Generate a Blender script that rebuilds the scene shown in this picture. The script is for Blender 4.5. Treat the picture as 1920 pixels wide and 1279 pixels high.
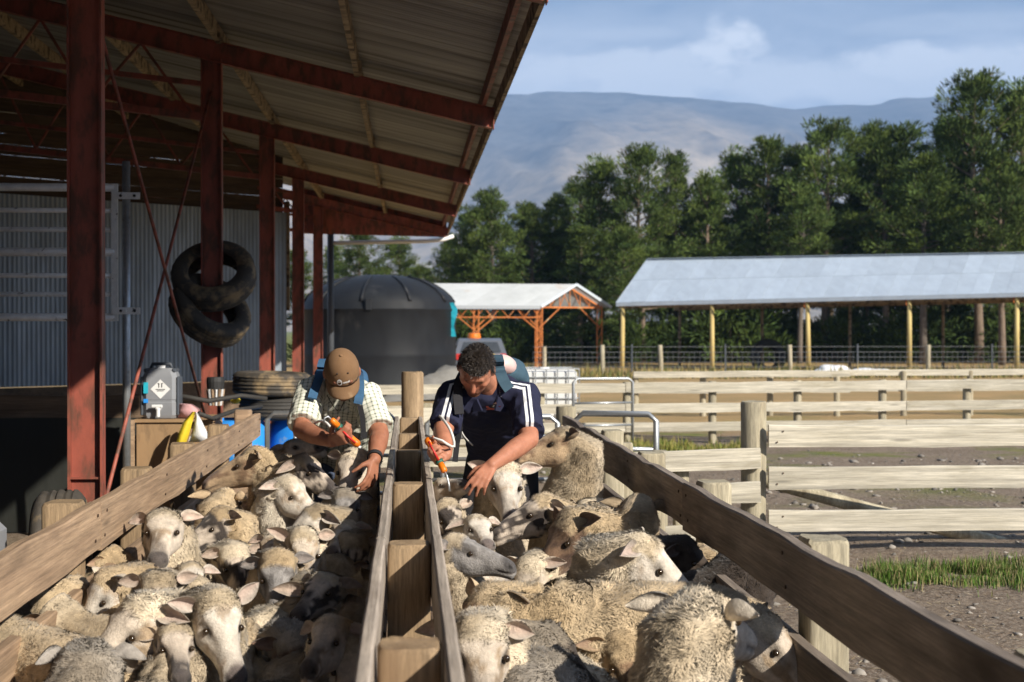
import bpy, bmesh, math, random
import numpy as np
from mathutils import Vector, Matrix, Quaternion, noise
R = math.radians
random.seed(7); RNG = np.random.default_rng(7)
scene = bpy.context.scene
for o in list(bpy.data.objects): bpy.data.objects.remove(o)
COL = scene.collection
# ------------------------------------------------------------------ camera
FPX = 2667.0; CAMZ = 1.65
YAW = math.atan(194/FPX); PIT = math.atan(19.5/FPX)
cd = bpy.data.cameras.new('camera'); cam = bpy.data.objects.new('camera', cd); COL.objects.link(cam)
cam.location = (0, 0, CAMZ); cam.rotation_euler = (R(90)-PIT, 0, -YAW)
cd.lens = 50; cd.sensor_width = 36; cd.clip_start = 0.05; cd.clip_end = 40000
cd.dof.use_dof = True; cd.dof.focus_distance = 6.3; cd.dof.aperture_fstop = 4.5
scene.camera = cam
CM = Matrix.Rotation(-YAW, 3, 'Z') @ Matrix.Rotation(-PIT, 3, 'X')
def at(px, py, Y):
    d = CM @ Vector(((px-960)/FPX, 1.0, -(py-639.5)/FPX)); k = Y/d.y
    return Vector((d.x*k, Y, CAMZ+d.z*k))
def atz(px, py, z):
    d = CM @ Vector(((px-960)/FPX, 1.0, -(py-639.5)/FPX)); k = (z-CAMZ)/d.z
    return Vector((d.x*k, d.y*k, z))
# ------------------------------------------------------------------ sun and sky
SUN = Vector((1.0, -1.1, 0.86)).normalized()
sl = bpy.data.lights.new('sun', 'SUN'); sl.energy = 4.4; sl.angle = R(0.6); sl.color = (1.0, 0.92, 0.80)
so = bpy.data.objects.new('sun', sl); COL.objects.link(so)
so.rotation_euler = SUN.to_track_quat('Z', 'Y').to_euler(); so.location = (30, -20, 40)
world = bpy.data.worlds.new('World'); scene.world = world; world.use_nodes = True
def build_world():
    nt = world.node_tree; N = nt.nodes; L = nt.links; N.clear()
    def n(t, **k):
        x = N.new(t)
        for a, b in k.items(): setattr(x, a, b)
        return x
    def vm(op, a, b):
        x = n('ShaderNodeVectorMath', operation=op); 
        for i, s in enumerate((a, b)):
            if hasattr(s, 'is_output'): L.new(s, x.inputs[i])
            elif s is not None: x.inputs[i].default_value = s
        return x
    def mt(op, a, b=0.0, c=0.0, clamp=False):
        x = n('ShaderNodeMath', operation=op, use_clamp=clamp)
        for i, s in enumerate((a, b, c)):
            if hasattr(s, 'is_output'): L.new(s, x.inputs[i])
            else: x.inputs[i].default_value = s
        return x.outputs[0]
    out = n('ShaderNodeOutputWorld'); bg = n('ShaderNodeBackground'); bg.inputs[1].default_value = 0.074
    sky = n('ShaderNodeTexSky'); sky.sky_type = 'NISHITA'; sky.sun_disc = False
    sky.sun_elevation = math.asin(SUN.z); sky.sun_rotation = math.atan2(SUN.x, SUN.y)
    sky.air_density = 1.0; sky.dust_density = 1.5; sky.ozone_density = 1.6
    tc = n('ShaderNodeTexCoord'); D = tc.outputs['Generated']
    sc = vm('MULTIPLY', D, (4.2, 4.2, 15.0)).outputs[0]
    nz = n('ShaderNodeTexNoise'); nz.inputs['Scale'].default_value = 1.15; nz.inputs['Detail'].default_value = 9; nz.inputs['Roughness'].default_value = .55
    nz.inputs['Distortion'].default_value = .25
    L.new(vm('ADD', sc, (3.1, 1.7, 0.4)).outputs[0], nz.inputs['Vector'])
    veil = n('ShaderNodeMapRange'); veil.inputs[1].default_value = .40; veil.inputs[2].default_value = .66; L.new(nz.outputs[0], veil.inputs[0])
    nz2 = n('ShaderNodeTexNoise'); nz2.inputs['Scale'].default_value = 9; nz2.inputs['Detail'].default_value = 8; nz2.inputs['Roughness'].default_value = .6
    L.new(vm('MULTIPLY', D, (2.2, 2.2, 4.2)).outputs[0], nz2.inputs['Vector'])
    # low cloud bank that thins out upwards, all round the sky
    z = n('ShaderNodeSeparateXYZ'); L.new(D, z.inputs[0]); z = z.outputs[2]
    bank = n('ShaderNodeMapRange'); bank.inputs[1].default_value = .23; bank.inputs[2].default_value = .185; L.new(z, bank.inputs[0])
    m = mt('MULTIPLY', veil.outputs[0], .5)
    m = mt('ADD', m, mt('MULTIPLY', bank.outputs[0], mt('MULTIPLY_ADD', nz2.outputs[0], 1.5, -.22)))
    puffs = None
    for (px, py, rx, rz, s) in ((1368, 92, .026, .020, 1.1), (1345, 68, .012, .012, 1.0), (1412, 94, .014, .009, .8), (1300, 118, .03, .012, .6), (1240, 145, .09, .019, .8), (1700, 112, .05, .013, .9), (1840, 122, .06, .018, .8), (1085, 125, .05, .012, .7), (1560, 155, .12, .015, .75), (1010, 150, .05, .012, .6), (1440, 130, .05, .011, .7), (1120, 62, .06, .006, .22), (1800, 45, .08, .008, .22)):
        d = (at(px, py, 100)-Vector((0, 0, CAMZ))).normalized()
        r = Vector((d.y, -d.x, 0)).normalized(); u = r.cross(d)
        df = vm('SUBTRACT', D, tuple(d)).outputs[0]
        dx = vm('DOT_PRODUCT', df, tuple(r/rx)).outputs['Value']; dz = vm('DOT_PRODUCT', df, tuple(u/rz)).outputs['Value']
        q = mt('ADD', mt('MULTIPLY', dx, dx), mt('MULTIPLY', dz, dz))
        f = vm('DOT_PRODUCT', D, tuple(d)).outputs['Value']
        q = mt('ADD', q, mt('MULTIPLY', mt('SUBTRACT', nz2.outputs[0], .5), 5.0))
        b = n('ShaderNodeMapRange', interpolation_type='SMOOTHSTEP'); b.inputs[1].default_value = 1.25; b.inputs[2].default_value = .1; L.new(q, b.inputs[0])
        b = mt('MULTIPLY', mt('MULTIPLY', b.outputs[0], mt('GREATER_THAN', f, 0.5)), s)
        puffs = b if puffs is None else mt('MAXIMUM', puffs, b)
    base = n('ShaderNodeMix', data_type='RGBA'); base.inputs[0].default_value = .8
    L.new(sky.outputs[0], base.inputs[6]); base.inputs[7].default_value = (1.3, 1.75, 2.65, 1)
    c1 = n('ShaderNodeMix', data_type='RGBA'); L.new(mt('MULTIPLY', m, .85, 0, True), c1.inputs[0]); L.new(base.outputs[2], c1.inputs[6]); c1.inputs[7].default_value = (4.9, 5.25, 6.0, 1)
    c2 = n('ShaderNodeMix', data_type='RGBA'); L.new(mt('MULTIPLY', puffs, .9, 0, True), c2.inputs[0]); L.new(c1.outputs[2], c2.inputs[6]); c2.inputs[7].default_value = (6.6, 6.8, 7.2, 1)
    L.new(c2.outputs[2], bg.inputs[0]); L.new(bg.outputs[0], out.inputs[0])
build_world()
scene.view_settings.view_transform = 'Standard'; scene.view_settings.look = 'None'
scene.view_settings.exposure = 1.15; scene.view_settings.gamma = 1; scene.view_settings.use_curve_mapping = False
scene.render.engine = 'CYCLES'
try:
    scene.cycles.max_bounces = 6; scene.cycles.diffuse_bounces = 4; scene.cycles.transparent_max_bounces = 8; scene.cycles.volume_bounces = 0
except Exception: pass
# ------------------------------------------------------------------ helpers
WL = {}
def tag(o, label=None, cat=None, group=None, kind=None):
    if label: o['label'] = label
    if cat: o['category'] = cat
    if group: o['group'] = group
    if kind: o['kind'] = kind
    return o
def link(o, loc, parent=None):
    COL.objects.link(o); loc = Vector(loc); WL[o.name] = loc
    if parent is not None:
        o.parent = parent; o.location = loc-WL[parent.name]
    else: o.location = loc
    return o
def empty(name, loc, label, cat, group=None):
    o = bpy.data.objects.new(name, None); o.empty_display_size = .2
    link(o, loc); return tag(o, label, cat, group)
def mesh_np(name, V, F, mat=None, smooth=False, col=None, uv=None):
    """V (n,3); F list of arrays of equal-length faces"""
    me = bpy.data.meshes.new(name)
    V = np.asarray(V, dtype=np.float32)
    if not isinstance(F, (list, tuple)) or (len(F) and not hasattr(F[0], 'shape')):
        me.from_pydata([tuple(v) for v in V], [], [tuple(int(i) for i in f) for f in F])
    else:
        F = [np.asarray(f, dtype=np.int32) for f in F if len(f)]
        me.vertices.add(len(V)); me.vertices.foreach_set('co', V.ravel())
        idx = np.concatenate([f.ravel() for f in F]); tot = np.concatenate([np.full(len(f), f.shape[1], dtype=np.int32) for f in F])
        st = np.concatenate([[0], np.cumsum(tot)[:-1]]).astype(np.int32)
        me.loops.add(len(idx)); me.loops.foreach_set('vertex_index', idx)
        me.polygons.add(len(tot)); me.polygons.foreach_set('loop_start', st); me.polygons.foreach_set('loop_total', tot)
        me.update(calc_edges=True)
    if smooth: me.polygons.foreach_set('use_smooth', np.ones(len(me.polygons), dtype=bool))
    if col is not None:
        a = me.color_attributes.new('Col', 'FLOAT_COLOR', 'POINT')
        c = np.ones((len(V), 4), dtype=np.float32); c[:, :3] = col; a.data.foreach_set('color', c.ravel())
    if mat: me.materials.append(mat)
    me.update(); return me
def add(name, V, F, mat, parent=None, loc=None, smooth=False, col=None, **p):
    V = np.asarray([tuple(v) for v in V] if not hasattr(V, 'shape') else V, dtype=np.float64)
    if loc is None: loc = WL[parent.name] if parent is not None else Vector((*V.mean(0)[:2], V[:, 2].min()))
    me = mesh_np(name, V-np.array(loc), F, mat, smooth, col)
    o = bpy.data.objects.new(name, me); link(o, loc, parent); tag(o, **p); return o
def inst(name, me, loc, parent=None, rot=None, scale=None, **p):
    o = bpy.data.objects.new(name, me); link(o, loc, parent)
    if rot is not None: o.rotation_euler = rot
    if scale is not None: o.scale = scale
    tag(o, **p); return o
class MB:
    """collects simple shapes in world space for one part"""
    def __init__(s): s.v = []; s.f = []
    def raw(s, V, F):
        b = len(s.v); s.v += [tuple(v) for v in V]; s.f += [tuple(i+b for i in f) for f in F]; return s
    def box(s, c, sz, M=None, bev=0):
        c = Vector(c); h = Vector(sz)/2; b = min(bev, min(h)*.9)
        if b <= 0:
            V = [Vector((x*h.x, y*h.y, z*h.z)) for x in (-1, 1) for y in (-1, 1) for z in (-1, 1)]
            F = [(0, 1, 3, 2), (4, 6, 7, 5), (0, 4, 5, 1), (2, 3, 7, 6), (0, 2, 6, 4), (1, 5, 7, 3)]
        else:
            bm = bmesh.new(); bmesh.ops.create_cube(bm, size=1)
            for v in bm.verts: v.co = Vector((v.co.x*sz[0], v.co.y*sz[1], v.co.z*sz[2]))
            bmesh.ops.bevel(bm, geom=bm.edges[:], offset=b, segments=1, affect='EDGES')
            bm.verts.index_update(); V = [v.co.copy() for v in bm.verts]; F = [tuple(v.index for v in f.verts) for f in bm.faces]; bm.free()
        if M: V = [M @ v for v in V]
        return s.raw([c+v for v in V], F)
    def beam(s, a, b, w, h, up=(0, 0, 1), bev=0):
        a, b = Vector(a), Vector(b); x = (b-a); L = x.length; x.normalize(); y = Vector(up).cross(x)
        if y.length < 1e-4: y = Vector((1, 0, 0)).cross(x)
        y.normalize(); z = x.cross(y); M = Matrix((x, y, z)).transposed()
        return s.box((a+b)/2, (L, w, h), M, bev)
    def tube(s, pts, r, n=8, cap=True):
        pts = [Vector(p) for p in pts]; rs = r if hasattr(r, '__len__') else [r]*len(pts)
        V = []; prev = None
        for i, p in enumerate(pts):
            t = (pts[min(i+1, len(pts)-1)]-pts[max(i-1, 0)]).normalized()
            if prev is None:
                u = t.cross(Vector((0, 0, 1)))
                if u.length < 1e-3: u = t.cross(Vector((0, 1, 0)))
            else: u = prev-t*prev.dot(t)
            u.normalize(); prev = u; w = t.cross(u)
            for k in range(n):
                a = 2*math.pi*k/n; V.append(p+(u*math.cos(a)+w*math.sin(a))*rs[i])
        F = [(i*n+k, i*n+(k+1) % n, (i+1)*n+(k+1) % n, (i+1)*n+k) for i in range(len(pts)-1) for k in range(n)]
        if cap: F += [tuple(range(n))[::-1], tuple(range((len(pts)-1)*n, len(pts)*n))]
        return s.raw(V, F)
    def lathe(s, prof, c, n=24, axis=None):
        c = Vector(c); M = Vector(axis).to_track_quat('Z', 'Y').to_matrix() if axis else Matrix.Identity(3)
        V = [c+M @ Vector((r*math.cos(2*math.pi*k/n), r*math.sin(2*math.pi*k/n), z)) for r, z in prof for k in range(n)]
        F = [(i*n+k, i*n+(k+1) % n, (i+1)*n+(k+1) % n, (i+1)*n+k) for i in range(len(prof)-1) for k in range(n)]
        if prof[0][0] > 1e-4: F.append(tuple(range(n))[::-1])
        if prof[-1][0] > 1e-4: F.append(tuple(range((len(prof)-1)*n, len(prof)*n)))
        return s.raw(V, F)
    def done(s, name, mat, parent=None, loc=None, smooth=False, **p):
        return add(name, s.v, s.f, mat, parent, loc, smooth, **p)
    def mesh(s, name, mat, smooth=False):
        return mesh_np(name, np.array(s.v), s.f, mat, smooth)
def auto_smooth(o, ang=35):
    me = o.data; me.polygons.foreach_set('use_smooth', np.ones(len(me.polygons), dtype=bool))
    try: me.set_sharp_from_angle(angle=R(ang))
    except Exception: pass
    return o
def text_mesh(txt, size=1.0):
    """letters as filled polygons in XY, centred"""
    cu = bpy.data.curves.new('t', 'FONT'); cu.body = txt; cu.size = size; cu.align_x = 'CENTER'; cu.align_y = 'CENTER'
    o = bpy.data.objects.new('t', cu); COL.objects.link(o); dg = bpy.context.evaluated_depsgraph_get(); dg.update()
    me = bpy.data.meshes.new_from_object(o.evaluated_get(dg)); V = [v.co.copy() for v in me.vertices]; F = [tuple(p.vertices) for p in me.polygons]
    bpy.data.objects.remove(o); bpy.data.curves.remove(cu); bpy.data.meshes.remove(me); return V, F
# ------------------------------------------------------------------ materials
def mk(name, ca, cb, scale=6, stretch=(1, 1, 1), rough=.8, bump=.2, bscale=None, metal=0, spots=None, spot_scale=3, spot_lo=.55, spot_hi=.68, detail=6, spec=.35, rand=.12, grain=None, gvec=(1.1, 10, 10), attr=False, seed=0, rough_var=.1, bdist=.01):
    """two-tone noise; optional spots (third colour in patches), grain (wood-like fine streaks along local X), vertex colour base"""
    m = bpy.data.materials.new(name); m.use_nodes = True; nt = m.node_tree; N = nt.nodes; L = nt.links
    b = N['Principled BSDF']; b.inputs['Roughness'].default_value = rough; b.inputs['Metallic'].default_value = metal
    b.inputs['Specular IOR Level'].default_value = spec
    tc = N.new('ShaderNodeTexCoord'); oi = N.new('ShaderNodeObjectInfo')
    ad = N.new('ShaderNodeVectorMath'); ad.operation = 'MULTIPLY_ADD'
    cmb = N.new('ShaderNodeCombineXYZ')
    for k, f in enumerate((37.0, 61.0, 83.0)):
        mu = N.new('ShaderNodeMath'); mu.operation = 'MULTIPLY'; mu.inputs[1].default_value = f; L.new(oi.outputs['Random'], mu.inputs[0]); L.new(mu.outputs[0], cmb.inputs[k])
    ad.inputs[1].default_value = stretch; L.new(tc.outputs['Object'], ad.inputs[0]); L.new(cmb.outputs[0], ad.inputs[2])
    vec = ad.outputs[0]
    def nz(sc, det=detail, ro=.6, v=vec, dist=0):
        x = N.new('ShaderNodeTexNoise'); x.inputs['Scale'].default_value = sc; x.inputs['Detail'].default_value = det; x.inputs['Roughness'].default_value = ro; x.inputs['Distortion'].default_value = dist
        L.new(v, x.inputs['Vector']); return x.outputs[0]
    def rng(s, a, c_, lo=0, hi=1):
        x = N.new('ShaderNodeMapRange'); x.inputs[1].default_value = a; x.inputs[2].default_value = c_; x.inputs[3].default_value = lo; x.inputs[4].default_value = hi; L.new(s, x.inputs[0]); return x.outputs[0]
    def mix(f, a, c_, mode='MIX'):
        x = N.new('ShaderNodeMix'); x.data_type = 'RGBA'; x.blend_type = mode
        for i, s in ((0, f), (6, a), (7, c_)):
            if hasattr(s, 'is_output'): L.new(s, x.inputs[i])
            else: x.inputs[i].default_value = s if i == 0 else (*s, 1)
        return x.outputs[2]
    def rngc(q):
        x = N.new('ShaderNodeCombineColor'); v_ = rng(q, .3, .7, .6, 1.35)
        for k_ in range(3): L.new(v_, x.inputs[k_])
        return x.outputs[0]
    f = nz(scale)
    if attr:
        at_ = N.new('ShaderNodeVertexColor'); at_.layer_name = 'Col'
        c = mix(1.0, at_.outputs[0], mix(rng(f, .3, .7), ca, cb), 'MULTIPLY')
    else: c = mix(rng(f, .32, .68), ca, cb)
    if grain:
        g = N.new('ShaderNodeVectorMath'); g.operation = 'MULTIPLY'; g.inputs[1].default_value = gvec; L.new(vec, g.inputs[0])
        gn = nz(grain, 6, .68, g.outputs[0], .15)
        c = mix(rng(gn, .42, .70, 0, .85), c, tuple(x*.42 for x in ca)); hgt = gn
        g2 = N.new('ShaderNodeVectorMath'); g2.operation = 'MULTIPLY'; g2.inputs[1].default_value = tuple(x*3.2 for x in gvec); L.new(vec, g2.inputs[0]); fn = nz(grain*1.6, 5, .75, g2.outputs[0]); c = mix(1.0, c, rngc(fn), 'MULTIPLY')
    else: hgt = nz(bscale or scale*6, 5)
    if grain and name in ('wood_pale', 'rail_brown', 'rail_dark', 'wood_grey', 'rail_weathered'):
        kv = N.new('ShaderNodeVectorMath'); kv.operation = 'MULTIPLY'; kv.inputs[1].default_value = (2.2, 3.2, 3.2); L.new(vec, kv.inputs[0])
        vo = N.new('ShaderNodeTexVoronoi'); vo.inputs['Scale'].default_value = 2.0; L.new(kv.outputs[0], vo.inputs['Vector']); c = mix(rng(vo.outputs['Distance'], .16, .06, 0, .75), c, tuple(x*.32 for x in ca))
    if spots:
        sp = nz(spot_scale, 5, .62); c = mix(rng(sp, spot_lo, spot_hi), c, spots)
    if rand:
        hv = N.new('ShaderNodeHueSaturation'); hv.inputs['Value'].default_value = 1; L.new(c, hv.inputs['Color'])
        L.new(rng(oi.outputs['Random'], 0, 1, 1-rand, 1+rand), hv.inputs['Value']); c = hv.outputs[0]
    L.new(c, b.inputs['Base Color'])
    if rough_var: L.new(rng(f, .3, .7, max(.02, rough-rough_var), min(1, rough+rough_var)), b.inputs['Roughness'])
    if bump:
        bp = N.new('ShaderNodeBump'); bp.inputs['Strength'].default_value = bump; bp.inputs['Distance'].default_value = bdist
        L.new(hgt, bp.inputs['Height']); L.new(bp.outputs[0], b.inputs['Normal'])
    return m
M = {}
M['rail_brown'] = mk('rail_brown', (.42, .295, .19), (.29, .195, .125), 7, (.35, 1.6, 1.6), .78, .5, grain=2.2, spots=(.11, .075, .05), spot_scale=2.4, spot_lo=.58, spot_hi=.75, bdist=.006)
M['rail_dark'] = mk('rail_dark', (.2, .135, .085), (.12, .083, .055), 7, (.35, 1.6, 1.6), .75, .5, grain=2.2, spots=(.06, .043, .03), spot_scale=2.8, spot_lo=.52, spot_hi=.72, bdist=.006)
M['rail_weathered'] = mk('rail_weathered', (.32, .262, .21), (.19, .152, .12), 7, (.35, 1.6, 1.6), .8, .6, grain=2.2, spots=(.075, .056, .042), spot_scale=2.8, spot_lo=.50, spot_hi=.70, bdist=.008)
M['wood_grey'] = mk('wood_grey', (.44, .375, .31), (.30, .25, .205), 8, (.35, 1.6, 1.6), .85, .5, grain=2.4, spots=(.14, .105, .08), spot_scale=2.6, spot_lo=.56, spot_hi=.75, bdist=.006)
M['wood_pale'] = mk('wood_pale', (.64, .595, .49), (.47, .43, .335), 5, (.3, 1.6, 1.6), .82, .4, grain=2.2, spots=(.27, .235, .15), spot_scale=3.2, spot_lo=.6, spot_hi=.74, bdist=.005)
M['post_pine'] = mk('post_pine', (.38, .265, .155), (.24, .17, .10), 5, (1, 1, .22), .75, .4, spots=(.16, .10, .055), spot_scale=2.4, spot_lo=.55, spot_hi=.72, grain=2.2, gvec=(12, 12, 4), bdist=.006)
M['post_grey'] = mk('post_grey', (.48, .43, .31), (.33, .285, .195), 6, (1, 1, .2), .82, .45, spots=(.19, .15, .095), spot_scale=3, spot_lo=.56, spot_hi=.72, grain=2.2, gvec=(12, 12, 4), bdist=.006)
M['post_yellow'] = mk('post_yellow', (.58, .46, .19), (.42, .32, .13), 5, (1, 1, .2), .8, .2)
M['beam_old'] = mk('beam_old', (.46, .35, .22), (.27, .20, .125), 4, (.6, 1.6, 1.6), .85, .4, grain=2.0, spots=(.08, .055, .035), spot_scale=5, spot_lo=.5, spot_hi=.6)
M['lining'] = mk('lining', (.10, .065, .04), (.06, .04, .027), 4, (.4, 1.6, 1.6), .85, .3, grain=2)
M['red_steel'] = mk('red_steel', (.32, .085, .055), (.20, .055, .037), 7, (1, 1, .4), .6, .3, spots=(.12, .05, .033), spot_scale=9, spot_lo=.47, spot_hi=.6, bscale=90, bdist=.002)
M['rust_steel'] = mk('rust_steel', (.55, .19, .05), (.36, .11, .03), 6, (1, 1, .5), .8, .25, spots=(.5, .36, .2), spot_scale=3, spot_lo=.58, spot_hi=.7)
M['galv'] = mk('galv', (.50, .52, .53), (.36, .385, .40), 22, (1, 1, 1), .42, .08, metal=.75, spots=(.26, .25, .23), spot_scale=9, spot_lo=.62, spot_hi=.75)
M['galv_white'] = mk('galv_white', (.75, .76, .75), (.6, .61, .61), 18, (1, 1, 1), .5, .08, metal=.1, spots=(.12, .11, .10), spot_scale=14, spot_lo=.64, spot_hi=.70)
M['iron_wall'] = mk('iron_wall', (.33, .38, .43), (.23, .27, .31), 3, (1, 1, .3), .42, .05, metal=.3, spots=(.27, .26, .25), spot_scale=2, spot_lo=.62, spot_hi=.8)
M['iron_under'] = mk('iron_under', (.45, .43, .39), (.23, .218, .195), 2.5, (.10, 3.4, .10), .6, .1, metal=.35, spots=(.09, .07, .05), spot_scale=1.3, spot_lo=.56, spot_hi=.72)
M['iron_roof'] = mk('iron_roof', (.54, .61, .67), (.44, .50, .56), 2.5, (1, .25, 1), .5, .05, metal=.35, rand=.07)
M['iron_roof_rusty'] = mk('iron_roof_rusty', (.42, .44, .45), (.32, .34, .35), 2.5, (.3, 1, 1), .5, .05, metal=.3, rand=.1, spots=(.34, .27, .22), spot_scale=1.2, spot_lo=.64, spot_hi=.78)
M['rubber'] = mk('rubber', (.04, .036, .032), (.07, .06, .048), 14, rough=.75, bump=.35, bscale=60, spots=(.22, .16, .09), spot_scale=6, spot_lo=.50, spot_hi=.64, bdist=.004)
M['rubber_plain'] = mk('rubber_plain', (.03, .028, .026), (.045, .042, .038), 14, rough=.7, bump=.3, bscale=60, bdist=.004, spots=(.11, .09, .065), spot_scale=6, spot_lo=.6, spot_hi=.75)
M['black_sheet'] = mk('black_sheet', (.016, .017, .015), (.026, .028, .024), 4, (1, 1, .3), .5, .15, spots=(.06, .058, .045), spot_scale=3.5, spot_lo=.60, spot_hi=.8)
M['tank'] = mk('tank', (.010, .011, .014), (.018, .02, .023), 2, (1, 1, .5), .55, .06, spec=.2, spots=(.06, .06, .06), spot_scale=1.4, spot_lo=.60, spot_hi=.8, detail=8)
M['blue_plastic'] = mk('blue_plastic', (.02, .21, .66), (.03, .27, .72), 5, rough=.4, bump=.05, spots=(.25, .36, .5), spot_scale=7, spot_lo=.62, spot_hi=.72)
M['grey_plastic'] = mk('grey_plastic', (.27, .28, .30), (.22, .23, .25), 5, rough=.4, bump=.03, spec=.5)
M['grey_plastic_dark'] = mk('grey_plastic_dark', (.055, .065, .08), (.075, .085, .1), 5, rough=.45, bump=.03)
M['white_plastic'] = mk('white_plastic', (.78, .78, .77), (.66, .67, .67), 4, rough=.4, bump=.03, rough_var=.05)
M['white_paint'] = mk('white_paint', (.8, .8, .79), (.7, .7, .69), 6, rough=.6, bump=.03)
M['black_paint'] = mk('black_paint', (.02, .02, .02), (.03, .03, .03), 6, rough=.6, bump=.03)
M['yellow_bag'] = mk('yellow_bag', (.66, .52, .03), (.58, .43, .03), 9, rough=.55, bump=.3, bscale=14, bdist=.02)
M['white_bag'] = mk('white_bag', (.72, .73, .74), (.6, .61, .63), 9, rough=.5, bump=.3, bscale=14, bdist=.02)
M['pink_cloth'] = mk('pink_cloth', (.62, .36, .36), (.5, .28, .29), 9, rough=.9, bump=.3, bscale=14, bdist=.02)
M['plywood'] = mk('plywood', (.36, .235, .125), (.27, .17, .09), 3, (1, 1, .4), .8, .15, spots=(.12, .08, .05), spot_scale=4, spot_lo=.58, spot_hi=.72)
M['concrete'] = mk('concrete', (.34, .32, .28), (.25, .235, .205), 4, rough=.9, bump=.3)
M['glass'] = mk('glass', (.03, .035, .04), (.05, .055, .06), 2, rough=.08, bump=0, spec=.6, rough_var=0)
M['silver_car'] = mk('silver_car', (.17, .18, .20), (.14, .15, .165), 3, rough=.35, bump=0, metal=.5, rough_var=.03)
M['orange'] = mk('orange', (.78, .2, .012), (.7, .16, .01), 8, rough=.4, bump=.03, rough_var=.05)
M['red'] = mk('red', (.55, .03, .025), (.45, .025, .02), 8, rough=.45, bump=.03)
M['green_plastic'] = mk('green_plastic', (.03, .14, .1), (.02, .1, .07), 8, rough=.45, bump=.03)
M['clear_plastic'] = mk('clear_plastic', (.62, .36, .24), (.55, .3, .2), 8, rough=.25, bump=.02)
M['cyan'] = mk('cyan', (.02, .42, .55), (.02, .34, .46), 8, rough=.6, bump=.2)
M['wire'] = mk('wire', (.3, .31, .31), (.22, .22, .22), 8, rough=.5, bump=0, metal=.6)
# ------------------------------------------------------------------ ground
def nzz(x, y, z=0.0, s=1.0): return noise.noise(Vector((x*s, y*s, z*s)))
def board(parent, p0, p1, h, t, mat, wave=.006, name='board', n=None, sag=0, **p):
    p0, p1 = Vector(p0), Vector(p1); x = p1-p0; Ln = x.length; x.normalize(); y = Vector((0, 0, 1)).cross(x).normalized(); z = x.cross(y)
    n = n or max(4, min(18, int(Ln/.3))); sd = random.uniform(0, 99); V = []; F = []
    for k in range(n+1):
        q = Ln*k/n; wz = wave*nzz(q, sd, 0, 2.3)*2; wb = wave*nzz(q, sd, 7, 1.9)*2; wy = wave*.5*nzz(q, sd, 3, 1.3); sg = -sag*4*(k/n)*(1-k/n); e = min(.006, t*.2)
        V += [(q, -t/2+wy, sg+wb), (q, t/2+wy, sg+wb), (q, t/2+wy, h-e+wz+sg), (q, t/2-e+wy, h+wz+sg), (q, -t/2+e+wy, h+wz+sg), (q, -t/2+wy, h-e+wz+sg)]
    for k in range(n):
        for c in range(6): F.append((k*6+c, k*6+6+c, k*6+6+(c+1) % 6, k*6+(c+1) % 6))
    F += [(0, 1, 2, 3, 4, 5), tuple(n*6+i for i in (5, 4, 3, 2, 1, 0))]
    me = mesh_np(name, np.array(V), F, mat); o = bpy.data.objects.new(name, me); link(o, p0, parent)
    o.rotation_euler = Matrix((x, y, z)).transposed().to_euler(); tag(o, **p); return o
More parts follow.
